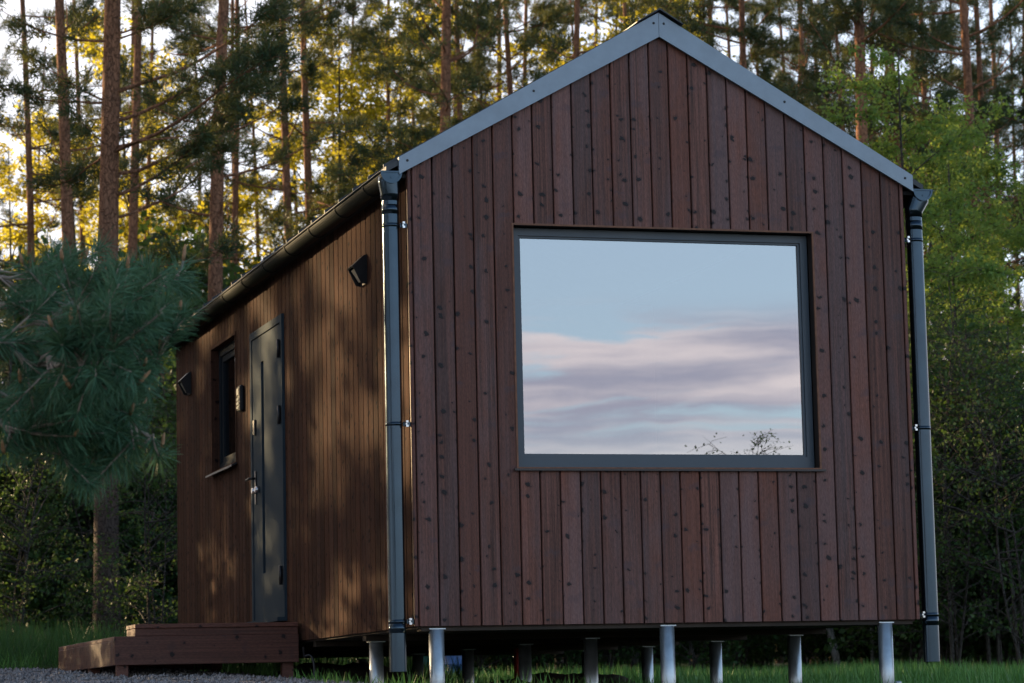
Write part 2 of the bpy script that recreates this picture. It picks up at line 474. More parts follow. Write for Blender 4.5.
class MB:
    """collects solids in world coordinates; build() makes ONE mesh object (relative to its parent's origin)"""

    def __init__(self):
        self.v, self.f, self.a, self.sm = [], [], [], []

    def add(self, vs_, fs, attr=0.5, smooth=False):
        b = len(self.v)
        self.v += [tuple(map(float, p)) for p in vs_]
        for f in fs:
            self.f.append(tuple(b + i for i in f))
            self.a.append(attr)
            self.sm.append(smooth)
        return self

    def box(self, x0, x1, y0, y1, z0, z1, attr=0.5):
        vs_ = [(x0, y0, z0), (x1, y0, z0), (x1, y1, z0), (x0, y1, z0), (x0, y0, z1), (x1, y0, z1), (x1, y1, z1), (x0, y1, z1)]
        fs = [(0, 3, 2, 1), (4, 5, 6, 7), (0, 1, 5, 4), (1, 2, 6, 5), (2, 3, 7, 6), (3, 0, 4, 7)]
        return self.add(vs_, fs, attr)

    def cbox(self, x0, x1, y0, y1, z0, z1, c=0.004, attr=0.5):
        """box with chamfered edges"""
        xs, ys, zs = (x0, x1), (y0, y1), (z0, z1)
        idx, vs_ = {}, []
        for i in (0, 1):
            for j in (0, 1):
                for k in (0, 1):
                    sx, sy, sz = (c if i == 0 else -c), (c if j == 0 else -c), (c if k == 0 else -c)
                    for ax, p in enumerate(((xs[i], ys[j] + sy, zs[k] + sz), (xs[i] + sx, ys[j], zs[k] + sz), (xs[i] + sx, ys[j] + sy, zs[k]))):
                        idx[(i, j, k, ax)] = len(vs_)
                        vs_.append(p)
        fs = []
        for i in (0, 1):
            q = [idx[(i, 0, 0, 0)], idx[(i, 1, 0, 0)], idx[(i, 1, 1, 0)], idx[(i, 0, 1, 0)]]
            fs.append(tuple(q if i else q[::-1]))
            q = [idx[(0, i, 0, 1)], idx[(0, i, 1, 1)], idx[(1, i, 1, 1)], idx[(1, i, 0, 1)]]
            fs.append(tuple(q if i else q[::-1]))
            q = [idx[(0, 0, i, 2)], idx[(1, 0, i, 2)], idx[(1, 1, i, 2)], idx[(0, 1, i, 2)]]
            fs.append(tuple(q if i else q[::-1]))
        for i in (0, 1):
            for j in (0, 1):
                fs.append((idx[(i, j, 0, 0)], idx[(i, j, 1, 0)], idx[(i, j, 1, 1)], idx[(i, j, 0, 1)]))
                fs.append((idx[(i, 0, j, 0)], idx[(i, 1, j, 0)], idx[(i, 1, j, 2)], idx[(i, 0, j, 2)]))
                fs.append((idx[(0, i, j, 1)], idx[(1, i, j, 1)], idx[(1, i, j, 2)], idx[(0, i, j, 2)]))
                for k in (0, 1):
                    fs.append((idx[(i, j, k, 0)], idx[(i, j, k, 1)], idx[(i, j, k, 2)]))
        return self.add(vs_, fs, attr)

    def prism(self, poly, vec, attr=0.5):
        """extrude a planar polygon (3-D points) along vec"""
        n = len(poly)
        vs_ = list(poly) + [tuple(np.array(p) + np.array(vec)) for p in poly]
        fs = [tuple(range(n))[::-1], tuple(range(n, 2 * n))]
        for i in range(n):
            j = (i + 1) % n
            fs.append((i, j, n + j, n + i))
        return self.add(vs_, fs, attr)

    def tube(self, pts, radii, n=10, caps=True, attr=0.5, smooth=True):
        pts = [np.array(p, float) for p in pts]
        if isinstance(radii, (int, float)):
            radii = [radii] * len(pts)
        vs_, fs = [], []
        ref = None
        for i, p in enumerate(pts):
            a, b = pts[max(i - 1, 0)], pts[min(i + 1, len(pts) - 1)]
            d = (b - a) / (np.linalg.norm(b - a) + 1e-9)
            if ref is None:
                ref = np.array([1.0, 0, 0]) if abs(d[0]) < 0.8 else np.array([0, 1.0, 0])
            s = np.cross(d, ref)
            s /= np.linalg.norm(s) + 1e-9
            ref = np.cross(s, d)
            for k in range(n):
                th = 2 * math.pi * k / n
                vs_.append(p + radii[i] * (math.cos(th) * s + math.sin(th) * ref))
        for i in range(len(pts) - 1):
            for k in range(n):
                k2 = (k + 1) % n
                fs.append((i * n + k, i * n + k2, (i + 1) * n + k2, (i + 1) * n + k))
        self.add(vs_, fs, attr, smooth)
        if caps:
            b = len(self.v) - len(vs_)
            self.f.append(tuple(b + k for k in range(n))[::-1]); self.a.append(attr); self.sm.append(False)
            e = b + (len(pts) - 1) * n
            self.f.append(tuple(e + k for k in range(n))); self.a.append(attr); self.sm.append(False)
        return self

    def build(self, name, mat, parent=None, origin=None):
        o_ = np.array(origin if origin is not None else ((parent_world(parent)) if parent is not None else (0, 0, 0)), float)
        me = bpy.data.meshes.new(name)
        me.from_pydata([tuple(np.array(p) - o_) for p in self.v], [], self.f)
        at = me.attributes.new('board', 'FLOAT', 'FACE')
        at.data.foreach_set('value', np.array(self.a, dtype=np.float32))
        me.polygons.foreach_set('use_smooth', self.sm)
        me.update()
        import bmesh
        bm = bmesh.new(); bm.from_mesh(me)
        bmesh.ops.recalc_face_normals(bm, faces=bm.faces[:])
        bm.to_mesh(me); bm.free()
        me.materials.append(mat)
        ob = link(name, me, parent)
        if parent is None:
            ob.location = tuple(o_)
        return ob


def parent_world(p):
    loc = Vector((0, 0, 0))
    while p is not None:
        loc += p.location
        p = p.parent
    return tuple(loc)


def kites(name, c, d, ln, wd, mat, bend=0.0):
    """one mesh of many small four-sided blades: base c, direction d, length ln, width wd"""
    n = len(c)
    d = d / (np.linalg.norm(d, axis=1, keepdims=True) + 1e-9)
    r = rng.normal(size=(n, 3))
    s = np.cross(d, r)
    s /= np.linalg.norm(s, axis=1, keepdims=True) + 1e-9
    nn = np.cross(s, d)
    ln = np.asarray(ln).reshape(-1, 1) * np.ones((n, 1))
    wd = np.asarray(wd).reshape(-1, 1) * np.ones((n, 1))
    mid = c + d * ln * 0.45 + nn * bend * ln
    v = np.empty((n, 4, 3))
    v[:, 0] = c
    v[:, 1] = mid - s * wd * 0.5
    v[:, 2] = c + d * ln
    v[:, 3] = mid + s * wd * 0.5
    return quads_mesh(name, v.reshape(-1, 3), n, mat)


def quads_mesh(name, v, n, mat):
    me = bpy.data.meshes.new(name)
    me.vertices.add(len(v))
    me.vertices.foreach_set('co', np.ascontiguousarray(v, dtype=np.float32).ravel())
    me.loops.add(4 * n)
    me.loops.foreach_set('vertex_index', np.arange(4 * n, dtype=np.int32))
    me.polygons.add(n)
    me.polygons.foreach_set('loop_start', np.arange(0, 4 * n, 4, dtype=np.int32))
    me.polygons.foreach_set('loop_total', np.full(n, 4, dtype=np.int32))
    me.update(calc_edges=True)
    me.validate()
    me.materials.append(mat)
    return me


def smooth(a, b, x):
    t = np.clip((np.asarray(x, float) - a) / (b - a), 0, 1)
    return t * t * (3 - 2 * t)


def gz(x, y):
    """height of the ground"""
    x = np.asarray(x, float); y = np.asarray(y, float)
    left = np.where(y > 0, -0.37 + 0.034 * np.minimum(y, 12), -0.37 + 0.075 * np.maximum(y, -18))
    right = np.where(y > 0, -0.50 + 0.022 * np.minimum(y, 10), -0.50 + 0.065 * np.maximum(y, -18))
    far_r = np.where(y > 0, -0.48 + 0.013 * np.minimum(y, 12), -0.52 + 0.065 * np.maximum(y, -18))
    k = smooth(-0.8, 1.4, x)
    z = left * (1 - k) + right * k
    k2 = smooth(3.0, 5.0, x)
    z = z * (1 - k2) + far_r * k2
    z = z + 0.018 * np.maximum(np.minimum(y, 60) - 12, 0)
    z = z + 0.035 * np.sin(x * 0.9 + 1.3) * np.sin(y * 0.7) * smooth(5, 9, np.abs(x - 1.5) + np.abs(y - 4) * 0.7)
    return z


# ------------------------------------------------------------------ ground
def axis_pts(a, b, fine, lim):
    inner = np.arange(a, b + 1e-6, fine)
    out, s, p = [], fine, b
    while p < lim:
        s *= 1.35
        p += s
        out.append(p)
    lo, s, p = [], fine, a
    while p > -lim:
        s *= 1.35
        p -= s
        lo.append(p)
    return np.array(lo[::-1] + list(inner) + out)


def sheet(name, xs, ys, zfun, mat, kind='structure'):
    X, Y = np.meshgrid(xs, ys)
    Z = zfun(X, Y)
    v = np.stack([X, Y, Z], -1).reshape(-1, 3)
    nx, ny = len(xs), len(ys)
    f = [(j * nx + i, j * nx + i + 1, (j + 1) * nx + i + 1, (j + 1) * nx + i) for j in range(ny - 1) for i in range(nx - 1)]
    me = bpy.data.meshes.new(name)
    me.from_pydata(v.tolist(), [], f)
    me.polygons.foreach_set('use_smooth', [True] * len(f))
    me.materials.append(mat)
    o = link(name, me)
    o['kind'] = kind
    return o


sheet('ground', axis_pts(-10, 16, 0.4, 900), axis_pts(-20, 40, 0.4, 900), gz, GROUND)


def gravel_z(X, Y):
    e = np.minimum(np.minimum(X + 9, 0.55 - X), np.minimum(Y + 5, 6.9 + 0.25 * np.sin(X * 2) - Y))
    return gz(X, Y) + np.where(e > 0.3, 0.02, -0.06 + 0.08 * np.clip(e / 0.3, 0, 1)) + 0.008 * np.sin(X * 7) * np.sin(Y * 6)


sheet('gravel_path', np.arange(-9.2, 0.8, 0.15), np.arange(-5.2, 7.4, 0.15), gravel_z, GRAVEL)

# loose stones on the gravel
ns = 9000
sx = rng.uniform(-6, 0.45, ns); sy = rng.uniform(-2.0, 6.8, ns)
sz = gravel_z(sx, sy)
base = np.array([(1, 0, 0), (-1, 0, 0), (0, 1, 0), (0, -1, 0), (0, 0, 1), (0, 0, -1)], float)
tri = [(0, 2, 4), (2, 1, 4), (1, 3, 4), (3, 0, 4), (2, 0, 5), (1, 2, 5), (3, 1, 5), (0, 3, 5)]
vv, ff = [], []
rad = rng.uniform(0.006, 0.02, ns)
for i in range(ns):
    b = len(vv)
    jit = base * rad[i] * rng.uniform(0.7, 1.4, (6, 1))
    vv += (jit + np.array([sx[i], sy[i], sz[i] + rad[i] * 0.3])).tolist()
    ff += [(b + p, b + q, b + r) for p, q, r in tri]
me = bpy.data.meshes.new('gravel_stones')
me.from_pydata(vv, [], ff)
me.materials.append(GRAVEL)
tag(link('gravel_stones', me), 'loose grey crushed stones covering the path by the deck', 'gravel', kind='stuff')

# ------------------------------------------------------------------ house
house = empty('tiny_house', (W / 2, LEN / 2, 0.0))
tag(house, 'small dark stained timber cabin with a gable roof standing on steel stilts', 'cabin')

WX0, WX1, WZ0, WZ1 = 0.691, 2.733, 0.981, 2.523
APEX_B, EAVE_B = 3.785, 2.824


def roof_low(x):
    """underside line of the bargeboard"""
    return EAVE_B + (APEX_B - EAVE_B) * (1 - abs(x - W / 2) / (W / 2 + 0.06)) + 0.03


def board_piece(mb, u0, u1, z0, ztop, plane, out, attr, gap=0.0042, cham=0.0045, depth=0.022, ja=True, jb=True):
    """one vertical board; u runs along the wall; plane(u, d, z) gives the world point, d outwards"""
    a, b = u0 + gap * ja, u1 - gap * jb
    ca, cb = (cham if ja else 1e-5), (cham if jb else 1e-5)
    prof = [(a, -depth), (a, -ca), (a + ca, 0.0), (b - cb, 0.0), (b, -cb), (b, -depth)]
    vs_ = [plane(u, d, z0) for u, d in prof] + [plane(u, d, ztop(u)) for u, d in prof]
    n = 6
    fs = [tuple(range(n)), tuple(range(2 * n - 1, n - 1, -1))] + [(i, i + 1, n + i + 1, n + i) for i in range(n - 1)] + [(n - 1, 0, n, 2 * n - 1)]
    mb.add(vs_, fs, attr)


def split_edges(edges, cuts):
    out = []
    for a, b, r in edges:
        pts = [a] + [c for c in cuts if a + 0.012 < c < b - 0.012] + [b]
        for p, q in zip(pts[:-1], pts[1:]):
            out.append((p, q, r, p == a, q == b))
    return out


# front wall
fw = MB()
edges = [(0.0, 0.032, 0.3)]
for k in range(25):
    edges.append((0.032 + 0.1334 * k, 0.032 + 0.1334 * (k + 1), random.random()))
edges.append((0.032 + 0.1334 * 25, W, 0.6))


def front_plane(u, d, z):
    return (u, -d, z)


for a, b, r, sa, sb in split_edges(edges, (WX0, WX1)):
    m_ = (a + b) / 2
    if WX0 < m_ < WX1:
        board_piece(fw, a, b, 0.0, lambda u: WZ0, front_plane, 1, r, ja=sa, jb=sb)
        board_piece(fw, a, b, WZ1, roof_low, front_plane, 1, r, ja=sa, jb=sb)
    elif a < W / 2 < b:
        board_piece(fw, a, W / 2, WZ1 - 0.0 if False else 0.0, roof_low, front_plane, 1, r, jb=False)
        board_piece(fw, W / 2, b, 0.0, roof_low, front_plane, 1, r, ja=False)
    else:
        board_piece(fw, a, b, 0.0, roof_low, front_plane, 1, r, ja=sa, jb=sb)
fw.build('front_wall', FRONT_WOOD, house)
# structural wall behind the boards, with the window hole
bk = MB()
bk.box(0.006, WX0 - 0.02, 0.0235, 0.16, 0.012, 2.84)
bk.box(WX1 + 0.02, W - 0.006, 0.0235, 0.16, 0.012, 2.84)
bk.box(WX0 - 0.02, WX1 + 0.02, 0.0235, 0.16, 0.012, WZ0 - 0.02)
bk.box(WX0 - 0.02, WX1 + 0.02, 0.0235, 0.16, WZ1 + 0.02, 2.84)
bk.prism([(0.006, 0.0235, 2.841), (W - 0.006, 0.0235, 2.841), (W / 2, 0.0235, 3.79)], (0, 0.13, 0))
bk.build('front_wall_core', DARK_BACK, house)

# left wall, with door and window holes
DY0, DY1, DZ0, DZ1 = 3.69, 4.90, 0.16, 2.46
LY0, LY1, LZ0, LZ1 = 5.55, 6.62, 1.50, 2.56


def side_boards(xface, sgn, holes, seed):
    rs = random.Random(seed)
    mb = MB()
    e, y = [], 0.0235
    while y < LEN - 0.02:
        e.append((y, min(y + 0.1334, LEN), rs.random()))
        y += 0.1334
    cuts = [c for h in holes for c in h[:2]]
    for a, b, r, sa, sb in split_edges(e, cuts):
        m_ = (a + b) / 2
        segs = [(0.0, 2.83)]
        for h in holes:
            if h[0] < m_ < h[1]:
                segs = [(0.0, h[2]), (h[3], 2.83)]
        for z0, z1 in segs:
            if z1 - z0 > 0.01:
                board_piece(mb, a, b, z0, lambda u, q=z1: q, lambda u, d, z: (xface + sgn * d, u, z), 1, r, gap=0.004, ja=sa, jb=sb)
    return mb


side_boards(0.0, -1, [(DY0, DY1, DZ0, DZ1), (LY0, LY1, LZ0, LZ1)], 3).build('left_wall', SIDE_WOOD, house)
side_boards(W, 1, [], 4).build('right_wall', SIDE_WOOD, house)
cr = MB()
for x0, x1, holes in ((0.0235, 0.16, [(DY0, DY1, DZ0, DZ1), (LY0, LY1, LZ0, LZ1)]), (W - 0.16, W - 0.0235, [])):
    ys_ = [0.162] + [c for h in holes for c in h[:2]] + [LEN - 0.162]
    for i in range(len(ys_) - 1):
        hole = [h for h in holes if abs(h[0] - ys_[i]) < 1e-6]
        if hole:
            cr.box(x0, x1, ys_[i], ys_[i + 1], 0.012, hole[0][2] - 0.002)
            cr.box(x0, x1, ys_[i], ys_[i + 1], hole[0][3] + 0.002, 2.82)
        else:
            cr.box(x0, x1, ys_[i], ys_[i + 1], 0.012, 2.82)
cr.build('side_wall_core', DARK_BACK, house)
bw = MB()
for k in range(26):
    a = k * W / 26
    board_piece(bw, a, a + W / 26, 0.0, roof_low, lambda u, d, z: (u, LEN + d, z), 1, random.random())
bw.prism([(0.006, LEN - 0.15, 0.012), (W - 0.006, LEN - 0.15, 0.012), (W - 0.006, LEN - 0.15, 2.84), (W / 2, LEN - 0.15, 3.79), (0.006, LEN - 0.15, 2.84)], (0, 0.126, 0))
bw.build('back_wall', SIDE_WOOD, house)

# floor and underside
fl = MB()
fl.box(0.03, W - 0.03, 0.03, LEN - 0.03, -0.012, 0.010)
for yy in (0.07, 1.50, 3.0, 4.5, 6.0, 7.5, 8.25):
    fl.box(0.05, W - 0.05, yy - 0.05, yy + 0.05, -0.05 if 1 < yy < 8.2 else -0.030, -0.0125)
fl.build('floor_underside', UNDER, house)
it = MB()
it.box(0.165, W - 0.165, 0.165, LEN - 0.165, 0.02, 0.10)
it.box(0.165, W - 0.165, LEN - 0.20, LEN - 0.165, 0.10, 2.7)
it.box(0.165, W - 0.165, 4.5, 4.58, 0.10, 2.7)
it.build('interior_panel', WALLIN, house)

# roof
YF, YB = -0.02, LEN + 0.04
rf = MB()


def roof_pt(x, up=0.0):
    s = 0.577
    return 3.925 - s * abs(x - W / 2) + up


for sg in (-1, 1):
    xe = W / 2 + sg * (W / 2 + 0.135)
    xm = W / 2
    poly = [(xe, YF, roof_pt(xe)), (xm, YF, roof_pt(xm)), (xm, YF, roof_pt(xm) - 0.10), (xe, YF, roof_pt(xe) - 0.035)]
    rf.prism(poly, (0, YB - YF, 0))
    nseam = 20
    for k in range(nseam + 1):
        ys_ = YF + 0.06 + k * (YB - YF - 0.12) / nseam
        rf.prism([(xe, ys_, roof_pt(xe) + 0.002), (xm - sg * -0.01, ys_, roof_pt(xm) - 0.004), (xm - sg * -0.01, ys_, roof_pt(xm) + 0.018), (xe, ys_, roof_pt(xe) + 0.024)], (0, 0.014, 0))
rp = rf.build('roof', ROOFM, house)
rc = MB()
for sg in (-1, 1):
    x2 = W / 2 + sg * 0.16
    rc.prism([(W / 2, YF - 0.045, roof_pt(W / 2) + 0.028), (x2, YF - 0.045, roof_pt(x2) + 0.028), (x2, YF - 0.045, roof_pt(x2) + 0.034), (W / 2, YF - 0.045, roof_pt(W / 2) + 0.040)], (0, YB - YF + 0.05, 0))
rc.build('ridge_cap', ROOFM, house)
# soffit under each eave
sf = MB()
for sg in (-1, 1):
    xa, xb = W / 2 + sg * (W / 2 + 0.003), W / 2 + sg * (W / 2 + 0.10)
    sf.box(min(xa, xb), max(xa, xb), 0.01, YB - 0.02, 2.80, 2.825)
    sf.box(min(xb - sg * 0.02, xb), max(xb - sg * 0.02, xb), 0.01, YB - 0.02, 2.826, roof_pt(xb) - 0.045)
sf.build('soffit', DARK_BACK, house)

# bargeboards
for sg in (-1, 1):
    X = lambda v: W / 2 + sg * v
    e = W / 2 + 0.055
    b = MB()
    y0, y1 = -0.034, -0.004
    poly = [(X(e), y0, 2.822), (X(0.0012), y0, APEX_B), (X(0.0012), y0, 3.94), (X(e), y0, 2.925)]
    b.prism(poly, (0, y1 - y0, 0))
    # folded drip lip along the lower edge
    lip = [(X(e), y0 - 0.004, 2.816), (X(0.0012), y0 - 0.004, APEX_B - 0.006), (X(0.0012), y0 - 0.004, APEX_B + 0.006), (X(e), y0 - 0.004, 2.828)]
    b.prism(lip, (0, 0.0035, 0))
    bo = b.build('bargeboard', TRIM, house)
    for v, zc in ((0.035, 3.868), (0.86, 3.385), (1.70, 2.905)):
        s = MB()
        s.tube([(X(v), y0 - 0.001, zc), (X(v), y0 - 0.006, zc)], [0.009, 0.006], 8)
        s.build('screw', BLACK, bo)
# back gable trim
for sg in (-1, 1):
    X = lambda v: W / 2 + sg * v
    e = W / 2 + 0.055
    b = MB()
    b.prism([(X(e), YB + 0.002, 2.822), (X(0.0012), YB + 0.002, APEX_B), (X(0.0012), YB + 0.002, 3.94), (X(e), YB + 0.002, 2.925)], (0, 0.03, 0))
    b.build('bargeboard', TRIM, house)


# gutters and downpipes
def half_gutter(cx, zt, r, y0, y1):
    mb = MB()
    n = 14
    ang = [math.pi + math.pi * i / n for i in range(n + 1)]
    outer = [(cx + r * math.cos(a), zt + r * math.sin(a)) for a in ang]
    inner = [(cx + (r - 0.004) * math.cos(a), zt + (r - 0.004) * math.sin(a)) for a in ang]
    for i in range(n):
        q = [outer[i], outer[i + 1], inner[i + 1], inner[i]]
        mb.prism([(x, y0, z) for x, z in q], (0, y1 - y0, 0))
    for xx in (cx - r, cx + r):
        mb.tube([(xx, y0, zt), (xx, y1, zt)], 0.008, 8)
    return mb


for gx, px_ in ((-0.104, -0.096), (3.527, 3.487)):
    gt = half_gutter(gx, 2.828, 0.064, -0.02, YB - 0.0)
    go = gt.build('gutter', TROUGH, house)
    for k in range(11):          # straps over the trough
        yy = 0.45 + k * 0.8
        s = MB()
        n = 12
        for i in range(n):
            a0, a1 = math.pi + math.pi * i / n, math.pi + math.pi * (i + 1) / n
            q = [(gx + 0.0655 * math.cos(a0), 2.828 + 0.0655 * math.sin(a0)), (gx + 0.0655 * math.cos(a1), 2.828 + 0.0655 * math.sin(a1)),
                 (gx + 0.070 * math.cos(a1), 2.828 + 0.070 * math.sin(a1)), (gx + 0.070 * math.cos(a0), 2.828 + 0.070 * math.sin(a0))]
            s.prism([(x, yy, z) for x, z in q], (0, 0.03, 0))
        s.build('strap', TROUGH, go)
    c = MB()
    arc = [(gx + 0.067 * math.cos(math.pi + math.pi * i / 14), -0.026, 2.826 + 0.067 * math.sin(math.pi + math.pi * i / 14)) for i in range(15)]
    c.prism(arc, (0, 0.005, 0))
    c.box(gx - 0.07, gx + 0.07, -0.032, -0.020, 2.8265, 2.836)
    c2 = MB()
    for i in range(14):     # raised rim
        a0, a1 = math.pi + math.pi * i / 14, math.pi + math.pi * (i + 1) / 14
        q = [(gx + r_ * math.cos(a), 2.826 + r_ * math.sin(a)) for r_, a in ((0.056, a0), (0.056, a1), (0.069, a1), (0.069, a0))]
        c.prism([(x, -0.033, z) for x, z in q], (0, 0.006, 0))
    c.tube([(gx, -0.027, 2.795), (gx, -0.031, 2.795)], 0.006, 8)
    c.build('end_cap', GUTTER, go)
    f = MB()
    yc = 0.045
    f.tube([(gx, yc, 2.815), (gx, yc, 2.775), (px_, yc, 2.70), (px_, yc, 2.655)], [0.068, 0.067, 0.060, 0.057], 18)
    f.build('outlet', GUTTER, go)
    d = MB()
    zb = -0.275
    d.tube([(px_, yc, 2.68), (px_, yc, 0.02), (px_, yc, zb)], 0.0535, 20, caps=False)
    d.tube([(px_, yc, zb), (px_, yc, 2.68)], 0.050, 20, caps=False)
    for zz_ in (2.60, -0.01):        # sleeve joints
        d.tube([(px_, yc, zz_ - 0.03), (px_, yc, zz_ + 0.03)], 0.0546, 20)
    do = d.build('downpipe', GUTTER, house)
    sgn = 1 if px_ < 0 else -1
    for zz_ in (2.50, 1.25, 0.03):
        k = MB()
        k.tube([(px_, yc, zz_ - 0.012), (px_, yc, zz_ + 0.012)], 0.0550, 20)
        xw = 0.0 if px_ < 0 else W
        x0, x1 = sorted((px_ + sgn * 0.055, xw - sgn * -0.002))
        k.box(x0, x1, yc - 0.028, yc - 0.012, zz_ - 0.014, zz_ + 0.014)
        ko = k.build('bracket', GUTTER, do)
        b = MB()
        bx = px_ + sgn * 0.070
        b.box(bx - 0.006, bx + 0.009, yc - 0.058, yc - 0.040, zz_ + 0.007, zz_ + 0.020)
        b.box(bx - 0.006, bx + 0.009, yc - 0.058, yc - 0.040, zz_ - 0.020, zz_ - 0.007)
        b.tube([(bx, yc - 0.045, zz_), (bx, yc - 0.005, zz_)], 0.006, 8)
        b.build('bolt', CHROME, ko)

# picture window in the front wall
pw = empty('picture_window', (0, 0, 0))
pw.parent = house
pw.location = (W / 2 - W / 2, -LEN / 2, 1.0)
pwm = MB()
FX0, FX1, FZ0, FZ1 = WX0 + 0.008, WX1 - 0.008, WZ0 + 0.006, WZ1 - 0.008
gx0, gx1, gz0, gz1 = FX0 + 0.062, FX1 - 0.062, FZ0 + 0.088, FZ1 - 0.062


def ring(mb, o, i, y0, y1):
    """mitred rectangular frame between outer and inner rectangles (x0, x1, z0, z1)"""
    O = [(o[0], o[2]), (o[1], o[2]), (o[1], o[3]), (o[0], o[3])]
    I = [(i[0], i[2]), (i[1], i[2]), (i[1], i[3]), (i[0], i[3])]
    for k in range(4):
        j = (k + 1) % 4
        mb.prism([(O[k][0], y0, O[k][1]), (O[j][0], y0, O[j][1]), (I[j][0], y0, I[j][1]), (I[k][0], y0, I[k][1])], (0, y1 - y0, 0))


ring(pwm, (FX0, FX1, FZ0, FZ1), (gx0 - 0.014, gx1 + 0.014, gz0 - 0.014, gz1 + 0.014), 0.075, 0.155)
pwm.build('frame', FRAME, pw)
gb = MB()
ring(gb, (gx0 - 0.0135, gx1 + 0.0135, gz0 - 0.0135, gz1 + 0.0135), (gx0, gx1, gz0, gz1), 0.086, 0.15)
gb.build('glazing_bead', FRAME, pw)
gp = MB()
gp.add([(gx0 - 0.006, 0.1, gz0 - 0.006), (gx1 + 0.006, 0.1, gz0 - 0.006), (gx1 + 0.006, 0.1, gz1 + 0.006), (gx0 - 0.006, 0.1, gz1 + 0.006)], [(0, 1, 2, 3)])
gp.build('pane', GLASS, pw)
rv = MB()
ring(rv, (WX0 - 0.012, WX1 + 0.012, WZ0 - 0.012, WZ1 + 0.012), (WX0 + 0.001, WX1 - 0.001, WZ0 + 0.001, WZ1 - 0.001), 0.0085, 0.0745)
rv.build('reveal_board', simple_mat('dark_reveal_board', (0.022, 0.014, 0.011), 0.7, var=.3), pw)
rv = MB()
ring(rv, (WX0 - 0.010, WX1 + 0.010, WZ0 - 0.010, WZ1 + 0.010), (WX0 + 0.002, WX1 - 0.002, WZ0 + 0.002, WZ1 - 0.002), -0.005, 0.008)
rv.build('edge_trim', EDGE_WOOD, pw)
sl_ = MB()
sl_.prism([(WX0 - 0.03, -0.030, WZ0 - 0.022), (WX0 - 0.03, 0.074, WZ0 - 0.002), (WX0 - 0.03, 0.074, WZ0 + 0.004), (WX0 - 0.03, -0.030, WZ0 - 0.010)], (WX1 - WX0 + 0.06, 0, 0))
sl_.build('sill', simple_mat('brown_sill_metal', (0.055, 0.042, 0.038), 0.45, 0.2), pw)

# window in the left wall
lw = empty('side_window', (0, 0, 0))
lw.parent = house
lw.location = (-W / 2, 6.08 - LEN / 2, 2.0)


def ring_x(mb, o, i, x0, x1):
    O = [(o[0], o[2]), (o[1], o[2]), (o[1], o[3]), (o[0], o[3])]
    I = [(i[0], i[2]), (i[1], i[2]), (i[1], i[3]), (i[0], i[3])]
    for k in range(4):
        j = (k + 1) % 4
        mb.prism([(x0, O[k][0], O[k][1]), (x0, O[j][0], O[j][1]), (x0, I[j][0], I[j][1]), (x0, I[k][0], I[k][1])], (x1 - x0, 0, 0))


a = MB(); ring_x(a, (LY0 + .012, LY1 - .012, LZ0 + .012, LZ1 - .012), (LY0 + .075, LY1 - .075, LZ0 + .075, LZ1 - .075), 0.06, 0.13); a.build('frame', FRAME_DK, lw)
a = MB(); ring_x(a, (LY0 + .0755, LY1 - .0755, LZ0 + .0755, LZ1 - .0755), (LY0 + .125, LY1 - .125, LZ0 + .125, LZ1 - .125), 0.075, 0.12); a.build('sash', FRAME_DK, lw)
a = MB(); a.add([(0.095, LY0 + .12, LZ0 + .12), (0.095, LY1 - .12, LZ0 + .12), (0.095, LY1 - .12, LZ1 - .12), (0.095, LY0 + .12, LZ1 - .12)], [(0, 1, 2, 3)]); a.build('pane', GLASS, lw)
a = MB(); ring_x(a, (LY0 - .01, LY1 + .01, LZ0 - .01, LZ1 + .01), (LY0 + .011, LY1 - .011, LZ0 + .011, LZ1 - .011), -0.008, 0.12); a.build('reveal_board', SIDE_WOOD, lw)
a = MB(); a.prism([(-0.055, LY0 - .04, LZ0 - .035), (-0.055, LY0 - .04, LZ0 - .02), (-0.0085, LY0 - .04, LZ0 + .002), (-0.0085, LY0 - .04, LZ0 - .012)], (0, LY1 - LY0 + .08, 0)); a.build('sill', BLACKMETAL, lw)

# door
dr = empty('entrance_door', (0, 0, 0))
dr.parent = house
dr.location = (-W / 2, 4.3 - LEN / 2, DZ0)
a = MB()
a.box(-0.020, 0.09, DY0 + .002, DY0 + .062, DZ0 + .03, DZ1 - .06)
a.box(-0.020, 0.09, DY1 - .062, DY1 - .002, DZ0 + .03, DZ1 - .06)
a.box(-0.020, 0.09, DY0 + .002, DY1 - .002, DZ1 - .0595, DZ1 - .002)
a.build('frame', DOORM, dr)
a = MB()
SL0, SL1, SZ0, SZ1 = 4.405, 4.50, 0.55, 2.19
lx0, lx1 = -0.012, 0.05
a.cbox(lx0, lx1, DY0 + .066, SL0, DZ0 + .03, DZ1 - .064, 0.003)
a.cbox(lx0, lx1, SL1, DY1 - .066, DZ0 + .03, DZ1 - .064, 0.003)
a.box(lx0 + .001, lx1, SL0 - .001, SL1 + .001, DZ0 + .031, SZ0)
a.box(lx0 + .001, lx1, SL0 - .001, SL1 + .001, SZ1, DZ1 - .065)
leaf = a.build('leaf', DOORM, dr)
a = MB(); a.box(0.012, 0.03, SL0, SL1, SZ0, SZ1); a.build('slot_window', BLACK, leaf)
a = MB(); a.box(-0.075, 0.02, DY0, DY1, DZ0 - .0, DZ0 + .028); a.build('threshold', DOORM, dr)
for z in (2.20, 1.70, 0.50):
    a = MB(); a.tube([(-0.034, DY0 + .064, z - .07), (-0.034, DY0 + .064, z + .07)], 0.013, 10)
    a.box(-0.0225, -0.0215, DY0 + .03, DY0 + .10, z - .055, z + .055)
    a.build('hinge', BLACK, dr)
a = MB()
a.cbox(-0.022, -0.0125, 4.70, 4.75, 1.10, 1.36, 0.003)
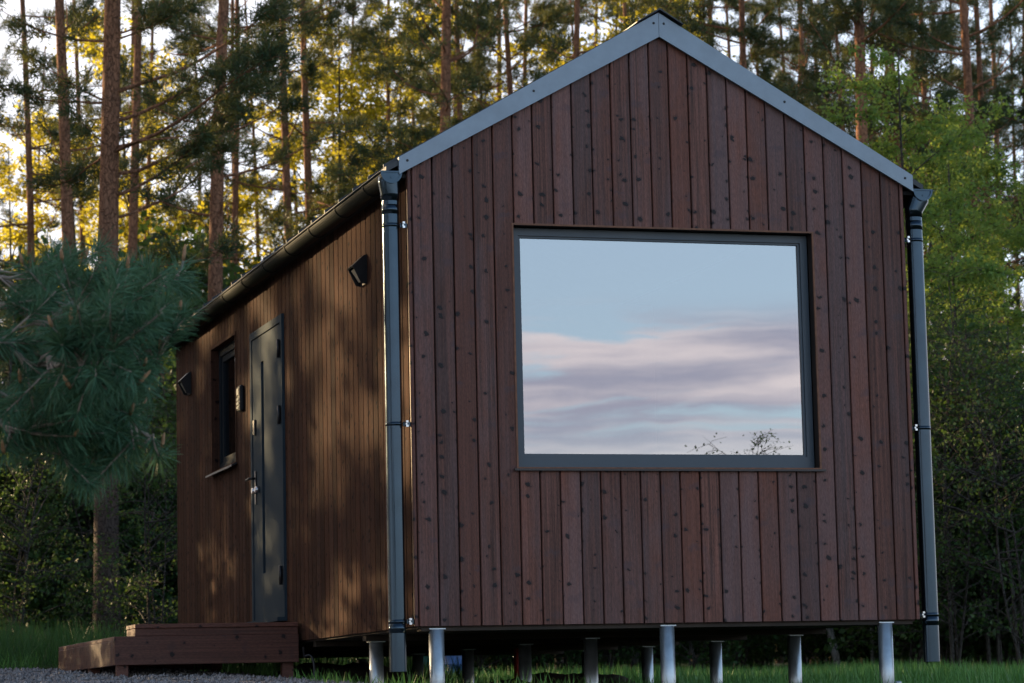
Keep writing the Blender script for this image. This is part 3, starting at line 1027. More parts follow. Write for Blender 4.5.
a.tube([(-0.02, 4.725, 1.30), (-0.065, 4.725, 1.30), (-0.068, 4.74, 1.30), (-0.068, 4.85, 1.298)], 0.010, 8)
a.build('handle', BLACKMETAL, leaf)
for yy in (4.725, 4.60):
    a = MB(); a.tube([(-0.014, yy, 1.205), (-0.05, yy, 1.205)], [0.026, 0.022], 14); a.build('lock_cylinder', CHROME, leaf)
a = MB(); a.cbox(-0.03, -0.0125, 4.70, 4.76, 1.64, 1.76, 0.004); a.build('lock_plate', BLACK, leaf)

# stilts with top plates
for ix, sx_ in enumerate((0.15, 1.66, 3.16)):
    for iy in range(6):
        if ix == 0 and iy in (2, 3, 4):
            continue
        yy = 0.035 + 1.545 * iy if iy < 5 else 8.2
        gr = float(gz(sx_, yy))
        top = -0.013 if iy == 0 else -0.0515
        a = MB()
        a.tube([(sx_, yy, gr - 0.25), (sx_, yy, top - 0.008)], 0.0475, 18)
        so_ = a.build('stilt', GALV, house)
        a = MB(); a.box(sx_ - 0.052, sx_ + 0.052, yy - (0.03 if iy == 0 else 0.052), yy + 0.052, top - 0.0075, top - 0.0005); a.build('top_plate', GALV, so_)
        if iy == 0 and ix != 1:
            a = MB()
            sgn = -1 if ix == 0 else 1
            bx = sx_ + sgn * 0.078
            a.tube([(bx, yy, -0.49), (bx, yy, -0.435)], 0.028, 12)
            a.tube([(bx, yy, -0.435), (bx, yy, -0.420)], 0.032, 6)
            a.tube([(bx, yy, -0.4195), (bx, yy, -0.395)], 0.022, 10)
            a.tube([(sx_ + sgn * .048, yy, -0.455), (bx - sgn * .026, yy, -0.455)], 0.015, 8)
            a.build('clamp_bolt', GALV, so_)

# ------------------------------------------------------------------ wall lamps, keypad
def wall_lamp(yc, zc, label):
    t = empty('wall_lamp', (0.0, yc, zc))
    tag(t, label, 'wall lamp', 'black wedge lamps on the side wall')
    a = MB()
    w2 = 0.075
    prof = [(-0.002, 0.10), (-0.022, 0.095), (-0.100, 0.022), (-0.094, 0.008), (-0.045, -0.092), (-0.002, -0.10)]
    # hollow shade: side cheeks, sloping top, wall plate
    for ya in (-w2, w2 - 0.006):
        a.prism([(x, yc + ya, zc + z) for x, z in prof], (0, 0.006, 0))
    a.prism([(x, yc - w2 + .0065, zc + z) for x, z in [(-0.002, 0.10), (-0.022, 0.095), (-0.100, 0.022), (-0.094, 0.014), (-0.02, 0.083), (-0.002, 0.086)]], (0, 2 * w2 - .013, 0))
    a.build('shade', BLACKMETAL, t)
    a = MB()
    a.box(-0.014, -0.0022, yc - w2 + .007, yc + w2 - .007, zc - 0.098, zc + 0.082)
    a.build('wall_plate', BLACKMETAL, t)
    a = MB()
    a.prism([(-0.080, yc - 0.05, zc + 0.004), (-0.03, yc - 0.05, zc - 0.075), (-0.025, yc - 0.05, zc - 0.068), (-0.074, yc - 0.05, zc + 0.010)], (0, 0.1, 0))
    a.build('lens', simple_mat('frosted_lens', (0.25, 0.24, 0.22), 0.3), t)


wall_lamp(1.13, 2.385, 'black wedge wall lamp beside the front downpipe, close under the eave')
wall_lamp(7.66, 2.385, 'black wedge wall lamp at the far back end of the side wall')
t = empty('keypad', (0, 5.28, 1.99))
tag(t, 'small dark keypad box on the wall between the door and the side window', 'keypad')
a = MB(); a.cbox(-0.04, -0.001, 5.21, 5.35, 1.885, 2.095, 0.012); a.build('case', simple_mat('grey_plastic', (0.022, 0.024, 0.028), 0.6, 0, 0.15), t)
a = MB(); a.cbox(-0.046, -0.0405, 5.235, 5.325, 2.015, 2.07, 0.002); a.build('screen', BLACK, t)
for i in range(3):
    for j in range(3):
        a = MB(); a.cbox(-0.047, -0.0405, 5.238 + .031 * i, 5.26 + .031 * i, 1.905 + .033 * j, 1.928 + .033 * j, 0.002); a.build('key', FRAME, t)

# ------------------------------------------------------------------ deck
deck = empty('entrance_deck', (-0.7, 4.6, -0.24))
tag(deck, 'low reddish brown timber deck with a step, standing on gravel at the door', 'deck')
DX0, DX1, DY_0, DY_1, DZA, DZB = -1.365, -0.03, 3.171, 6.15, -0.155, 0.048
a = MB()
nb = 9
bwid = (DX1 - DX0) / nb
for k in range(nb):
    a.cbox(DX0 + k * bwid + .003, DX0 + (k + 1) * bwid - .003, DY_0 + .032, DY_1, DZB - .028, DZB, 0.003, random.random())
a.build('deck_boards' if False else 'decking', wood_mat('decking_wood', (0.060, 0.026, 0.019), (0.098, 0.043, 0.032), (0.11, 0.046, 0.032), (0.09, 0.055, 0.046), axis='Y', stain=0.5), deck)
a = MB()
a.cbox(DX0 + .002, DX1, DY_0, DY_0 + .03, DZA, DZB, 0.003, 0.31)
a.build('fascia', DECK_WOOD, deck)
a = MB()
a.cbox(DX0 + .002, DX1, DY_1 - .03, DY_1, DZA, DZB - .0285, 0.003, 0.61)
a.build('fascia', DECK_WOOD, deck)
a = MB()
a.cbox(DX0, DX0 + .03, DY_0 + .031, DY_1 - .031, DZA, DZB - .0285, 0.003, 0.81)
a.build('side_fascia', wood_mat('side_fascia_wood', (0.060, 0.026, 0.019), (0.098, 0.043, 0.032), (0.11, 0.046, 0.032), (0.09, 0.055, 0.046), axis='Y', stain=0.5), deck)
a = MB()
for k in range(3):
    a.cbox(-1.215 + .003, -0.03, 3.185 + k * .14, 3.185 + (k + 1) * .14 - .006, 0.104, 0.134, 0.003, random.random())
a.cbox(-1.21, -0.03, 3.20, 3.228, 0.0485, 0.1035, 0.003, 0.2)
a.cbox(-1.21, -1.182, 3.2285, 3.59, 0.0485, 0.1035, 0.003, 0.5)
a.build('step', DECK_WOOD, deck)
for px_, py_ in ((-1.30, 3.24), (-0.10, 3.26), (-1.30, 4.6), (-1.30, 6.05), (-0.10, 6.05)):
    gr = float(gz(px_, py_))
    a = MB(); a.box(px_ - .04, px_ + .04, py_ - .035, py_ + .035, gr - 0.12, DZA + .05); a.build('post', DECK_WOOD, deck)

# cable hanging at the deck corner
a = MB()
cp = []
for i in range(20):
    u = i / 19
    cp.append((-0.005 + 0.06 * math.sin(u * 3.1), 3.10 - 0.10 * u, -0.12 - 0.17 * u + 0.05 * math.sin(u * 6)))
a.tube([(0.0, 3.16, -0.05)] + cp + [(-0.25, 3.05, -0.285), (-0.6, 3.1, -0.29)], 0.009, 8)
tag(a.build('cable', BLACK), 'black cable looping down from under the cabin beside the deck', 'cable')


# ------------------------------------------------------------------ things under and behind the house
def mound(name, cx, cy, rx, ry, h, mat, seed):
    r_ = np.random.default_rng(seed)
    n, m_ = 28, 9
    vs_, fs = [], []
    ph = r_.uniform(0, 6.28, 6)
    for j in range(m_ + 1):
        q = j / m_
        for i in range(n):
            th = 2 * math.pi * i / n
            wob = 1 + .16 * math.sin(3 * th + ph[0]) + .10 * math.sin(5 * th + ph[1])
            x, y = cx + rx * q * wob * math.cos(th), cy + ry * q * wob * math.sin(th)
            z = float(gz(x, y)) - 0.03 + h * (1 - q * q) ** 1.3 * (1 + .18 * math.sin(7 * x + ph[2]) * math.sin(8 * y + ph[3])) + r_.uniform(-.012, .012)
            vs_.append((x, y, z))
    for j in range(m_):
        for i in range(n):
            k = (i + 1) % n
            fs.append((j * n + i, j * n + k, (j + 1) * n + k, (j + 1) * n + i))
    a = MB(); a.add(vs_, fs, .5, True)
    return a.build(name, mat, origin=(cx, cy, float(gz(cx, cy))))


tag(mound('soil_heap', 1.9, 3.4, 1.25, 0.9, 0.16, SOIL, 1), 'low heap of dark bare soil under the middle of the cabin', 'soil heap', 'soil heaps under the cabin')
tag(mound('soil_heap', 0.75, 4.6, 0.95, 1.2, 0.22, SOIL, 2), 'heap of dark bare soil under the cabin just right of the deck', 'soil heap', 'soil heaps under the cabin')
tag(mound('soil_heap', 2.55, 4.4, 0.6, 0.7, 0.17, SOIL, 5), 'small dark soil heap below the right half of the cabin, before the grass', 'soil heap', 'soil heaps under the cabin')
tp = mound('tarpaulin', 2.55, 0.9, 0.30, 0.22, 0.09, TARP, 3)
tag(tp, 'dark blue tarpaulin bundle humped on the ground near the right front stilts', 'tarpaulin')
a = MB(); a.cbox(1.42, 2.05, 0.75, 0.90, -0.475, -0.435, 0.004); tag(a.build('plank', PALEWOOD, origin=(1.7, 0.8, -0.46)), 'pale weathered plank lying on the ground by the middle front stilt', 'plank')


def at_px(px, d):
    p = pt(px, 660, d)
    return float(p[0]), float(p[1])


def drum(name, px, d, r, h, mat, lid, label):
    x, y = at_px(px, d)
    z = float(gz(x, y))
    t = empty(name, (x, y, z))
    tag(t, label, 'barrel')
    a = MB(); zs = [0, .02, .03, h * .33, h * .34, h * .36, h * .37, h * .66, h * .67, h * .69, h * .70, h - .02, h]
    rs = [r, r, .97 * r, .97 * r, 1.03 * r, 1.03 * r, .97 * r, .97 * r, 1.03 * r, 1.03 * r, .97 * r, r, r]
    a.tube([(x, y, z + q) for q in zs], rs, 20); a.build('drum', mat, t)
    a = MB(); a.tube([(x, y, z + h + .0005), (x, y, z + h + .025)], r * .9, 20); a.build('lid', lid, t)


drum('barrel', 455, 33, 0.17, 0.62, BLUEP, GALV, 'small blue barrel standing in the grass behind the stilts')
drum('barrel', 428, 33.5, 0.14, 0.55, GREENP, BLACK, 'dark green barrel standing in the grass behind the stilts')


def marker(px, d, h, mat, label):
    x, y = at_px(px, d)
    z = float(gz(x, y))
    t = empty('marker_post', (x, y, z))
    tag(t, label, 'post', 'painted posts behind the stilts')
    a = MB(); a.tube([(x, y, z - .1), (x, y, z + h)], [.03, .03], 12); a.build('shaft', mat, t)
    a = MB(); a.tube([(x, y, z + h + .0005), (x, y, z + h + .03), (x, y, z + h + .045)], [.036, .036, .02], 12); a.build('cap', mat, t)


marker(517, 23.5, 0.55, REDP, 'red painted post standing in shade behind the cabin stilts')
marker(527, 27, 0.62, ORANGEP, 'yellow orange post standing behind the red post')
for px, d, lean, lab in ((386, 31, 0.10, 'thin pale stake leaning in the grass behind the left front stilt'), (398, 31, 0.14, 'second thin pale stake, leaning further, right of the first one')):
    x, y = at_px(px, d); z = float(gz(x, y))
    a = MB(); a.tube([(x, y, z - .1), (x - lean, y, z + .75)], [.014, .012], 8)
    tag(a.build('stake', PALEWOOD, origin=(x, y, z)), lab, 'stake', 'pale stakes in the grass')


# ------------------------------------------------------------------ trees
def limb_path(p0, az, length, rise, curl, n=7, jit=0.07, r=None):
    """a limb that leaves at a given rise and curls upwards (or droops) towards its end"""
    pts = [np.array(p0, float)]
    a, e = az, rise
    for i in range(n):
        a += r.normal(0, jit * 2)
        e += curl / n + r.normal(0, jit)
        pts.append(pts[-1] + (length / n) * np.array([math.cos(a) * math.cos(e), math.sin(a) * math.cos(e), math.sin(e)]))
    return pts


def trunk_path(h, lean, wob, r, n=14):
    ph = r.uniform(0, 6.28, 4)
    out = []
    for i in range(n + 1):
        q = i / n
        out.append(np.array([lean[0] * q * h + wob * math.sin(q * 4 + ph[0]) * q, lean[1] * q * h + wob * math.sin(q * 3.3 + ph[1]) * q, q * h]))
    return out


def along(path, q):
    s = q * (len(path) - 1)
    i = min(int(s), len(path) - 2)
    return path[i] + (s - i) * (path[i + 1] - path[i])


def pine_meshes(seed, h=17.0, dia=0.3, start=6.0, lmax=2.6, dens=1.0, dead=8, lean=(0, 0), wob=0.26, extra=(), mat=None, bark=None, clump=1.0, needle=0.135, nw=0.016, stop=None):
    r = np.random.default_rng(seed)
    tp_ = trunk_path(h, lean, wob, r)
    mb = MB()
    rad = [dia / 2 * ((1 - 0.80 * (i / 14)) if i else 1.22) for i in range(15)]
    tp2 = [tp_[0] - np.array([0, 0, .25])] + tp_[1:]
    mb.tube(tp2, rad, 10)
    C, D = [], []
    limbs = []
    z = start
    while z < (stop or h - 0.3):
        q = (z - start) / max(h - start, 1)
        prof = math.sin(math.pi * min(1, 0.28 + 0.72 * q)) ** 0.7 if clump >= 1 else (1 - q) ** 0.8
        for _ in range(r.integers(2, 5)):
            limbs.append((z + r.uniform(-.2, .2), r.uniform(0, 6.283), lmax * max(.25, prof) * r.uniform(.55, 1.1), r.uniform(-.15, .45) if clump >= 1 else r.uniform(-.35, .05), True))
        z += r.uniform(.40, .75) / max(dens, .4) if clump >= 1 else .33
    for _ in range(dead):
        limbs.append((r.uniform(1.8, max(start + 2.0, 3)), r.uniform(0, 6.283), r.uniform(.4, 1.9), r.uniform(-.3, .3), False))
    for zz_, az, ln in extra:
        limbs.append((zz_, az, ln, 0.15, True))
    for zl, az, ln, rise, live in limbs:
        q = min(max(zl / h, 0), .98)
        p0 = along(tp_, q)
        path = limb_path(p0, az, ln, rise, r.uniform(.1, .8) if live and clump >= 1 else r.uniform(-.5, .2), 7, .07 if live else .13, r)
        r0 = max(0.010, min(dia * .15, 0.010 * ln + .008)) * (1 - .4 * q)
        mb.tube(path, [r0 * (1 - .8 * i / 7) for i in range(8)], 5, caps=False)
        if not live:
            for _ in range(3):
                b0 = along(path, r.uniform(.3, .9))
                pp = limb_path(b0, az + r.uniform(-1, 1), r.uniform(.2, .7), r.uniform(-.4, .5), 0, 3, .15, r)
                mb.tube(pp, [.007, .005, .004, .003], 4, caps=False)
            continue
        nt_ = int((3 + ln * 6.5) * dens)
        for _ in range(nt_):
            t_ = 1 - r.uniform(0, 1) ** 1.4 * .78
            b0 = along(path, t_)
            ta = az + r.normal(0, .9)
            tl = r.uniform(.18, .55) * (0.6 + .25 * ln)
            tw = limb_path(b0, ta, tl, rise * .5 + r.uniform(-.3, .6), .3, 3, .15, r)
            mb.tube(tw, [.006, .005, .004, .003], 3, caps=False)
            ntuf = max(3, int(tl / .040))
            for k in range(ntuf):
                u = .25 + .75 * (k + r.uniform()) / ntuf
                C.append(along(tw, min(u, 1)))
                dd = tw[-1] - tw[0]
                D.append(dd / (np.linalg.norm(dd) + 1e-6) + np.array([0, 0, .35]))
    C, D = np.array(C), np.array(D)
    D /= np.linalg.norm(D, axis=1, keepdims=True)
    nn = 11
    c = np.repeat(C, nn, 0) + r.normal(0, .040, (len(C) * nn, 3))
    d = np.repeat(D, nn, 0) * .55 + r.normal(0, .62, (len(C) * nn, 3))
    me = kites('crown', c, d, r.uniform(.75, 1.25, len(c)) * needle, nw, mat or NEEDLE)
    return mb, me


def leaf_meshes(seed, h=6.0, dia=0.09, spread=1.6, start=1.0, nleaf=14, stems=1, mat=None, leaf=0.062, bark=None, dens=1.0, up=0.6):
    r = np.random.default_rng(seed)
    mb = MB()
    C, D = [], []
    for s in range(stems):
        ln_ = (r.normal(0, .07 + .05 * (stems > 1)), r.normal(0, .07 + .05 * (stems > 1)))
        hh = h * (1 if s == 0 else r.uniform(.6, .95))
        tp_ = trunk_path(hh, ln_, .18, r)
        off = np.array([r.normal(0, .15), r.normal(0, .15), 0]) * (s > 0)
        tp_ = [p + off for p in tp_]
        mb.tube([tp_[0] - np.array([0, 0, .2])] + tp_[1:], [dia / 2 * (1 - .85 * i / 14) * (1 if s == 0 else .7) for i in range(15)], 7)
        z = start
        while z < hh:
            q = z / hh
            L = spread * (math.sin(math.pi * min(1., .25 + .75 * (z - start) / max(.5, hh - start))) ** .8 + .1) * r.uniform(.5, 1.15)
            az = r.uniform(0, 6.283)
            path = limb_path(along(tp_, min(q, .99)), az, L, up + r.uniform(-.3, .4), -.3, 6, .12, r)
            mb.tube(path, [max(.004, .014 * L / spread * (1 - .8 * i / 6)) for i in range(7)], 4, caps=False)
            for _ in range(int((4 + 5 * L) * dens)):
                b0 = along(path, 1 - r.uniform() ** 1.3 * .8)
                tw = limb_path(b0, az + r.normal(0, 1.0), r.uniform(.2, .55), r.uniform(-.3, .6), -.2, 3, .2, r)
                mb.tube(tw, [.004, .0035, .003, .002], 3, caps=False)
                for _ in range(nleaf):
                    C.append(along(tw, r.uniform(.1, 1.0)) + r.normal(0, .045, 3))
                    D.append(r.normal(0, 1, 3) + np.array([0, 0, -.25]))
            z += r.uniform(.12, .26) * (h / 5) / dens ** .5
    C, D = np.array(C), np.array(D)
    ln = r.uniform(.7, 1.3, len(C)) * leaf
    me = kites('crown', C, D, ln, ln * .62, mat or LEAF, 0.08)
    return mb, me


def mesh_of(mb, mat, name='trunk'):
    me = bpy.data.meshes.new(name)
    me.from_pydata([tuple(p) for p in mb.v], [], mb.f)
    me.polygons.foreach_set('use_smooth', [True] * len(mb.f))
    me.materials.append(mat)
    me.update()
    return me


class Kind:
    def __init__(self, name, cat, pair, bark, canopy='crown'):
        self.name, self.cat = name, cat
        self.trunk = mesh_of(pair[0], bark)
        self.crown = pair[1]


def plant(kind, x, y, label, group=None, rz=0.0, sc=1.0, dz=0.0):
    t = empty(kind.name, (x, y, float(gz(x, y)) - dz), rz)
    t.scale = (sc, sc, sc)
    tag(t, label, kind.cat, group)
    link('trunk', kind.trunk, t)
    link('crown', kind.crown, t)
    return t


def at_cam(px, d):
    """plan position of something standing at picture column px, d metres away"""
    p = pt(px, 560, d)
    return float(p[0]), float(p[1])


SUN_TREES = [(-13, 27, .9), (-17, 31, 1.05), (-12, 34, 1.0), (-15.191, 24.588, .9), (-10, 4, .9), (-11, 8, 1.0), (-12, -1, 1.0), (-12.5, -5, .95), (-13, -10, 1.0), (-14.5, -14, .9), (-15, 3, 1.0), (-15, 9, 1.1)]
LEFT_N, LEFT_SEED = 22, 4
SCREEN = [(7.5, -1.0, .42), (7.6, .2, .42), (7.8, 1.3, .42), (7.5, -2.2, .42), (8, 2.4, .45), (11.5, -2.45, .70), (9, -1.6, .52), (9.5, -.5, .50), (9, .6, .52), (9.6, 1.7, .50), (9.2, -2.9, .48), (11, -3.4, .58), (13, -3.2, .62), (14, -1.7, .70), (13, -.2, .80), (14.5, 1.2, .85), (13, 2.6, .85), (17, .8, 1.0), (17.5, 2.2, .9), (16, 3.6, 1.0), (11, -4.6, .8), (9.5, -6.5, .9), (9, -8.5, .95), (10, -10.5, .9), (8.5, -12.5, .9), (9.5, -14.5, .9), (10, -17, .95), (11, -20, .95)]
# ---- pines one can tell apart (picture column, metres away, trunk width in metres, ...)
G_FRONT = 'tall pines at the edge of the forest'
FRONT_PINES = [
    # px, d, dia, seed, kwargs, label
    (27, 50, .17, 11, dict(start=7.0, lmax=1.9, dens=.85, dead=9, extra=[(8.6, 0, 1.7), (7.4, 2.8, 1.5), (9.6, .4, 1.6), (8.0, -1, 1.4)]), 'slim straight pine nearest the left edge of the view, sky around its trunk'),
    (69, 42, .22, 12, dict(start=8.0, lmax=2.0, dens=.6, dead=6), 'straight pine with a sunlit orange left edge, second from the left edge'),
    (107, 36, .285, 13, dict(start=6.8, lmax=2.1, dens=.85, dead=7, extra=[(7.3, -.15, 2.6), (6.3, -.5, 2.4), (5.3, -.2, 1.5), (6.9, -.9, 2.9), (6.0, .3, 2.0), (7.7, -.4, 3.0), (6.6, -.1, 2.8)]), 'thickest pine left of the cabin, its dark trunk reaching down behind the deck'),
    (131, 47, .19, 14, dict(start=8.5, lmax=1.7, dens=.85, dead=6), 'medium pine directly right of the thickest trunk left of the cabin'),
    (147, 58, .15, 15, dict(start=8.0, lmax=1.7, dens=.85, dead=6), 'slender pine with an orange rim, third trunk right of the blue-green branch tips'),
    (213, 42, .25, 16, dict(start=8.5, lmax=2.2, dens=.85, dead=9, lean=(.025, 0), extra=[(7.6, -.4, 2.2), (7.0, 2.9, 1.9), (8.4, 2.5, 1.7)]), 'stout reddish pine leaning slightly right, above the far end of the gutter'),
    (233, 54, .17, 17, dict(start=8.5, lmax=1.8, dens=.85, dead=7), 'thin pine close behind the stout leaning reddish pine'),
    (245, 58, .155, 18, dict(start=9, lmax=1.8, dens=.85, dead=7), 'thin upright pine with bare arched twigs, above the middle of the gutter'),
    (299, 49, .185, 19, dict(start=7.5, lmax=2.0, dens=.85, dead=9, extra=[(8.2, -.3, 2.0), (9.0, 2.9, 1.7), (7.4, 3.3, 1.6)]), 'left trunk of the pair of pines rising close together behind the gutter'),
    (313, 50, .20, 20, dict(start=8.0, lmax=2.0, dens=.85, dead=8, lean=(.008, 0)), 'right trunk of the pair of pines rising close together behind the gutter'),
    (331, 63, .11, 21, dict(start=9, lmax=1.3, dens=.6, dead=8), 'very thin dark pine pole right beside the close pair of pines'),
    (403, 58, .15, 22, dict(start=7.5, lmax=1.9, dens=.85, dead=6), 'orange barked pine just above the left corner of the gable trim'),
    (452, 46, .24, 23, dict(start=5.6, lmax=2.6, dens=1.15, dead=5), 'dense dark crowned pine rising behind the left slope of the gable'),
    (474, 55, .17, 24, dict(start=6.5, lmax=2.2, dens=1.0, dead=6), 'pine half hidden by the dense dark crown left of the gable peak'),
    (527, 50, .17, 25, dict(start=5.8, lmax=2.3, dens=1.1, dead=5), 'bushy pine over the middle of the left gable slope'),
    (594, 48, .16, 26, dict(start=9.0, lmax=1.9, dens=.6, dead=9), 'bright orange pine trunk just left of the gable peak'),
    (692, 62, .12, 27, dict(start=8.5, lmax=2.0, dens=.9, dead=7), 'thin glowing orange pine just right of the gable peak'),
    (755, 50, .18, 28, dict(start=6.5, lmax=2.5, dens=1.1, dead=6), 'wide branched pine above the middle of the right gable slope'),
    (818, 58, .15, 29, dict(start=7.0, lmax=2.2, dens=1.1, dead=8), 'dark twiggy pine left of the large orange trunk on the right'),
    (862, 56, .14, 30, dict(start=8.5, lmax=1.6, dens=.6, dead=9), 'dark thin pine touching the left side of the large orange trunk'),
    (874, 43, .24, 31, dict(start=9.2, lmax=2.2, dens=.85, dead=9), 'large pine with a sunlit orange trunk above the right end of the roof'),
    (912, 49, .17, 32, dict(start=5.8, lmax=2.6, dens=1.15, dead=6), 'dense pine over the right corner of the roof, behind the fresh green birch'),
    (948, 52, .15, 33, dict(start=6.0, lmax=2.3, dens=1.1, dead=6), 'upright pine seen through the fresh green birch on the right'),
    (985, 44, .18, 34, dict(start=6.2, lmax=2.4, dens=1.15, dead=6), 'dark needled pine near the right edge of the view'),
    (1006, 50, .17, 35, dict(start=6.8, lmax=2.1, dens=.9, dead=7), 'pine with orange lit spots, rightmost trunk beside the edge of the view'),
]
for px, d, dia, seed, kw, lab in FRONT_PINES:
    if seed != 13:
        kw['dens'] *= .62 if px < 420 else .68
    x, y = at_cam(px, d)
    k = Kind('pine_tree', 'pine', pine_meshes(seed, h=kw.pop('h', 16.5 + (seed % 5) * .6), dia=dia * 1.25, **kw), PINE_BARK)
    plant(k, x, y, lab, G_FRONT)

# ---- pines in the back rows: a few shared forms, each its own tree
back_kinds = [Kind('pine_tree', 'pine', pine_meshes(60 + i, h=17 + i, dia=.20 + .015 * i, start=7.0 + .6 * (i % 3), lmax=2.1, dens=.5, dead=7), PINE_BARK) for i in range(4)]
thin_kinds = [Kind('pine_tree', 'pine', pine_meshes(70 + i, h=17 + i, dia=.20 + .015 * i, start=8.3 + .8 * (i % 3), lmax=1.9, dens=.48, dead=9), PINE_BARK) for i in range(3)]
rb = random.Random(5)
n_back = 0
for i in range(60):
    px = -30 + 1090 * (i + rb.uniform(.1, .9)) / 60
    d = rb.uniform(58, 72)
    x, y = at_cam(px, d)
    if px < 400 and i % 3 != 0:
        continue
    side = 'left of the cabin' if px < 175 else ('behind the cabin' if px < 925 else 'right of the cabin')
    plant(thin_kinds[i % 3] if px < 420 and i % 4 else back_kinds[i % 4], x, y, 'slim pine in the back rows of the forest ' + side, 'back row pines ' + side, rb.uniform(0, 6.28), rb.uniform(.88, 1.12))

# ---- spruces and young pines in the lower storey
spr = [Kind('spruce_tree', 'spruce', pine_meshes(120 + i, h=6.5 + 1.2 * i, dia=.12, start=.4, lmax=1.7, dens=.9, dead=0, clump=.5, mat=SPRUCE, needle=.085, nw=.013), GREY_BARK) for i in range(2)]
for px, d, k, s, lab in [
    (12, 40, 0, .95, 'dark young spruce at the left edge, under the blue-green pine branch'),
    (70, 46, 1, .80, 'dark spruce left of the thick trunk, hidden behind the pine branch'),
    (152, 44, 0, .90, 'dark spruce between the thick trunk and the back corner of the cabin'),
    (185, 50, 1, .90, 'spruce top showing just over the far end of the gutter'),
    (262, 47, 1, .80, 'dark spruce behind the middle of the gutter'),
    (955, 38, 0, .55, 'small dark spruce low down right of the right downpipe'),
    (1012, 36, 0, .70, 'dark spruce at the right edge of the view, below the birch'),
    (930, 45, 1, .75, 'shaded spruce close behind the right downpipe'),
    (985, 50, 1, .85, 'tall shaded spruce deep in the thicket on the right'),
    (340, 52, 1, .85, 'spruce behind the near end of the gutter'),
]:
    x, y = at_cam(px, d)
    plant(spr[k], x, y, lab, 'spruces in the lower storey', px * .1, s)

# ---- unseen trees added left of the view to block and break up the low sun
sun_kinds = [Kind('pine_tree', 'pine', pine_meshes(90 + i, h=15 + i, dia=.24, start=3.2, lmax=2.5, dens=1.0, dead=5), PINE_BARK) for i in range(2)]
for i, (s_d, s_l, s) in enumerate(SCREEN):
    ox = -.588 * s_d + .809 * s_l
    oy = 4.2 + .809 * s_d + .588 * s_l
    plant(spr[i % 2], ox, oy, 'unseen dense spruce left of the view, added to block low sun and sky light', 'spruces left of the view', i * .7, s)
rl = random.Random(LEFT_SEED)
done = []
while len(done) < LEFT_N:
    oy = rl.uniform(-6, 48)
    lim = -8.0 + .112 * (oy + 16.7)
    ox = rl.uniform(-42, lim)
    if (ox + 4.4) ** 2 + (oy + 16.7) ** 2 < 100 or min([9] + [math.hypot(ox - a, oy - b) for a, b in done]) < 2.6:
        continue
    if (ox < -16 and oy < 12) or (ox > -16 and 6 < oy < 27):
        continue
    done.append((ox, oy))
SUN_TREES = SUN_TREES + [(a, b, rl.uniform(.85, 1.15)) for a, b in done]
for i, (ox, oy, s) in enumerate(SUN_TREES):
    plant(sun_kinds[i % 2], ox, oy, 'unseen pine left of the view, added to break up low sun and sky light', 'pines left of the view', 4.5 if i == 3 else i * 1.3, s)

# ---- broadleaved trees and bushes
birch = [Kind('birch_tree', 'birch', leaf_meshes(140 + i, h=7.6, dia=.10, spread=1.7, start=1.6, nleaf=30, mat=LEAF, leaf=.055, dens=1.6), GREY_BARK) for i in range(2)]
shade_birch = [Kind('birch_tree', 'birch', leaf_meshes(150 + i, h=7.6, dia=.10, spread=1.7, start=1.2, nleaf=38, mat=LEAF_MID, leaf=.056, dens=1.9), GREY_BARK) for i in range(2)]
for px, d, k, s, lab in [
    (938, 35, 0, 1.04, 'fresh green birch directly right of the roof corner'),
    (985, 37, 1, .98, 'fresh green birch second to the right of the roof corner'),
    (1030, 36, 0, .85, 'fresh green birch cut by the right edge of the view'),
    (905, 41, 1, 1.08, 'fresh green birch peeping over the right end of the roof'),
    (965, 40, 0, .80, 'lower fresh green birch between the two beside the roof corner'),
]:
    x, y = at_cam(px, d)
    plant(shade_birch[k], x, y, lab, 'birches in young leaf', px * .17, s)
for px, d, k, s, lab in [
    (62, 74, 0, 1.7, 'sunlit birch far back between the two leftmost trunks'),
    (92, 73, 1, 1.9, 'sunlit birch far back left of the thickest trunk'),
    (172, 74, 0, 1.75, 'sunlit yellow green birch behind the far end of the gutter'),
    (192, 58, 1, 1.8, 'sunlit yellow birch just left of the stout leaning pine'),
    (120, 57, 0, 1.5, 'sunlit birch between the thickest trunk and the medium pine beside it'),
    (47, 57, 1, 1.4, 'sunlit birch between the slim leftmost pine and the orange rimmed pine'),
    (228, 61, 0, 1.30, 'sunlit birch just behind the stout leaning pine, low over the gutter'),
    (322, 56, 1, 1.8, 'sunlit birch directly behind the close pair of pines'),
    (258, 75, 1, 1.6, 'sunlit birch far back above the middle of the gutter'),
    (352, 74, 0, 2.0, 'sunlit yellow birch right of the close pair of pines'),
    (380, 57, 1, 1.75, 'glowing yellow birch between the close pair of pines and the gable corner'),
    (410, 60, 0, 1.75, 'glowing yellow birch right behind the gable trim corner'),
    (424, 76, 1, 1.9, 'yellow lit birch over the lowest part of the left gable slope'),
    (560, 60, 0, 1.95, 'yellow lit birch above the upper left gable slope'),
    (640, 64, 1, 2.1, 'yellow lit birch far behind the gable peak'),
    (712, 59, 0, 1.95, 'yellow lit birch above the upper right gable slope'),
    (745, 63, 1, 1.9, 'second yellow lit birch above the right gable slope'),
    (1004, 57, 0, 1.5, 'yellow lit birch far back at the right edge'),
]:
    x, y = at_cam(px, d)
    plant(birch[k], x, y, lab, 'sunlit birches in the back', px * .17, s)

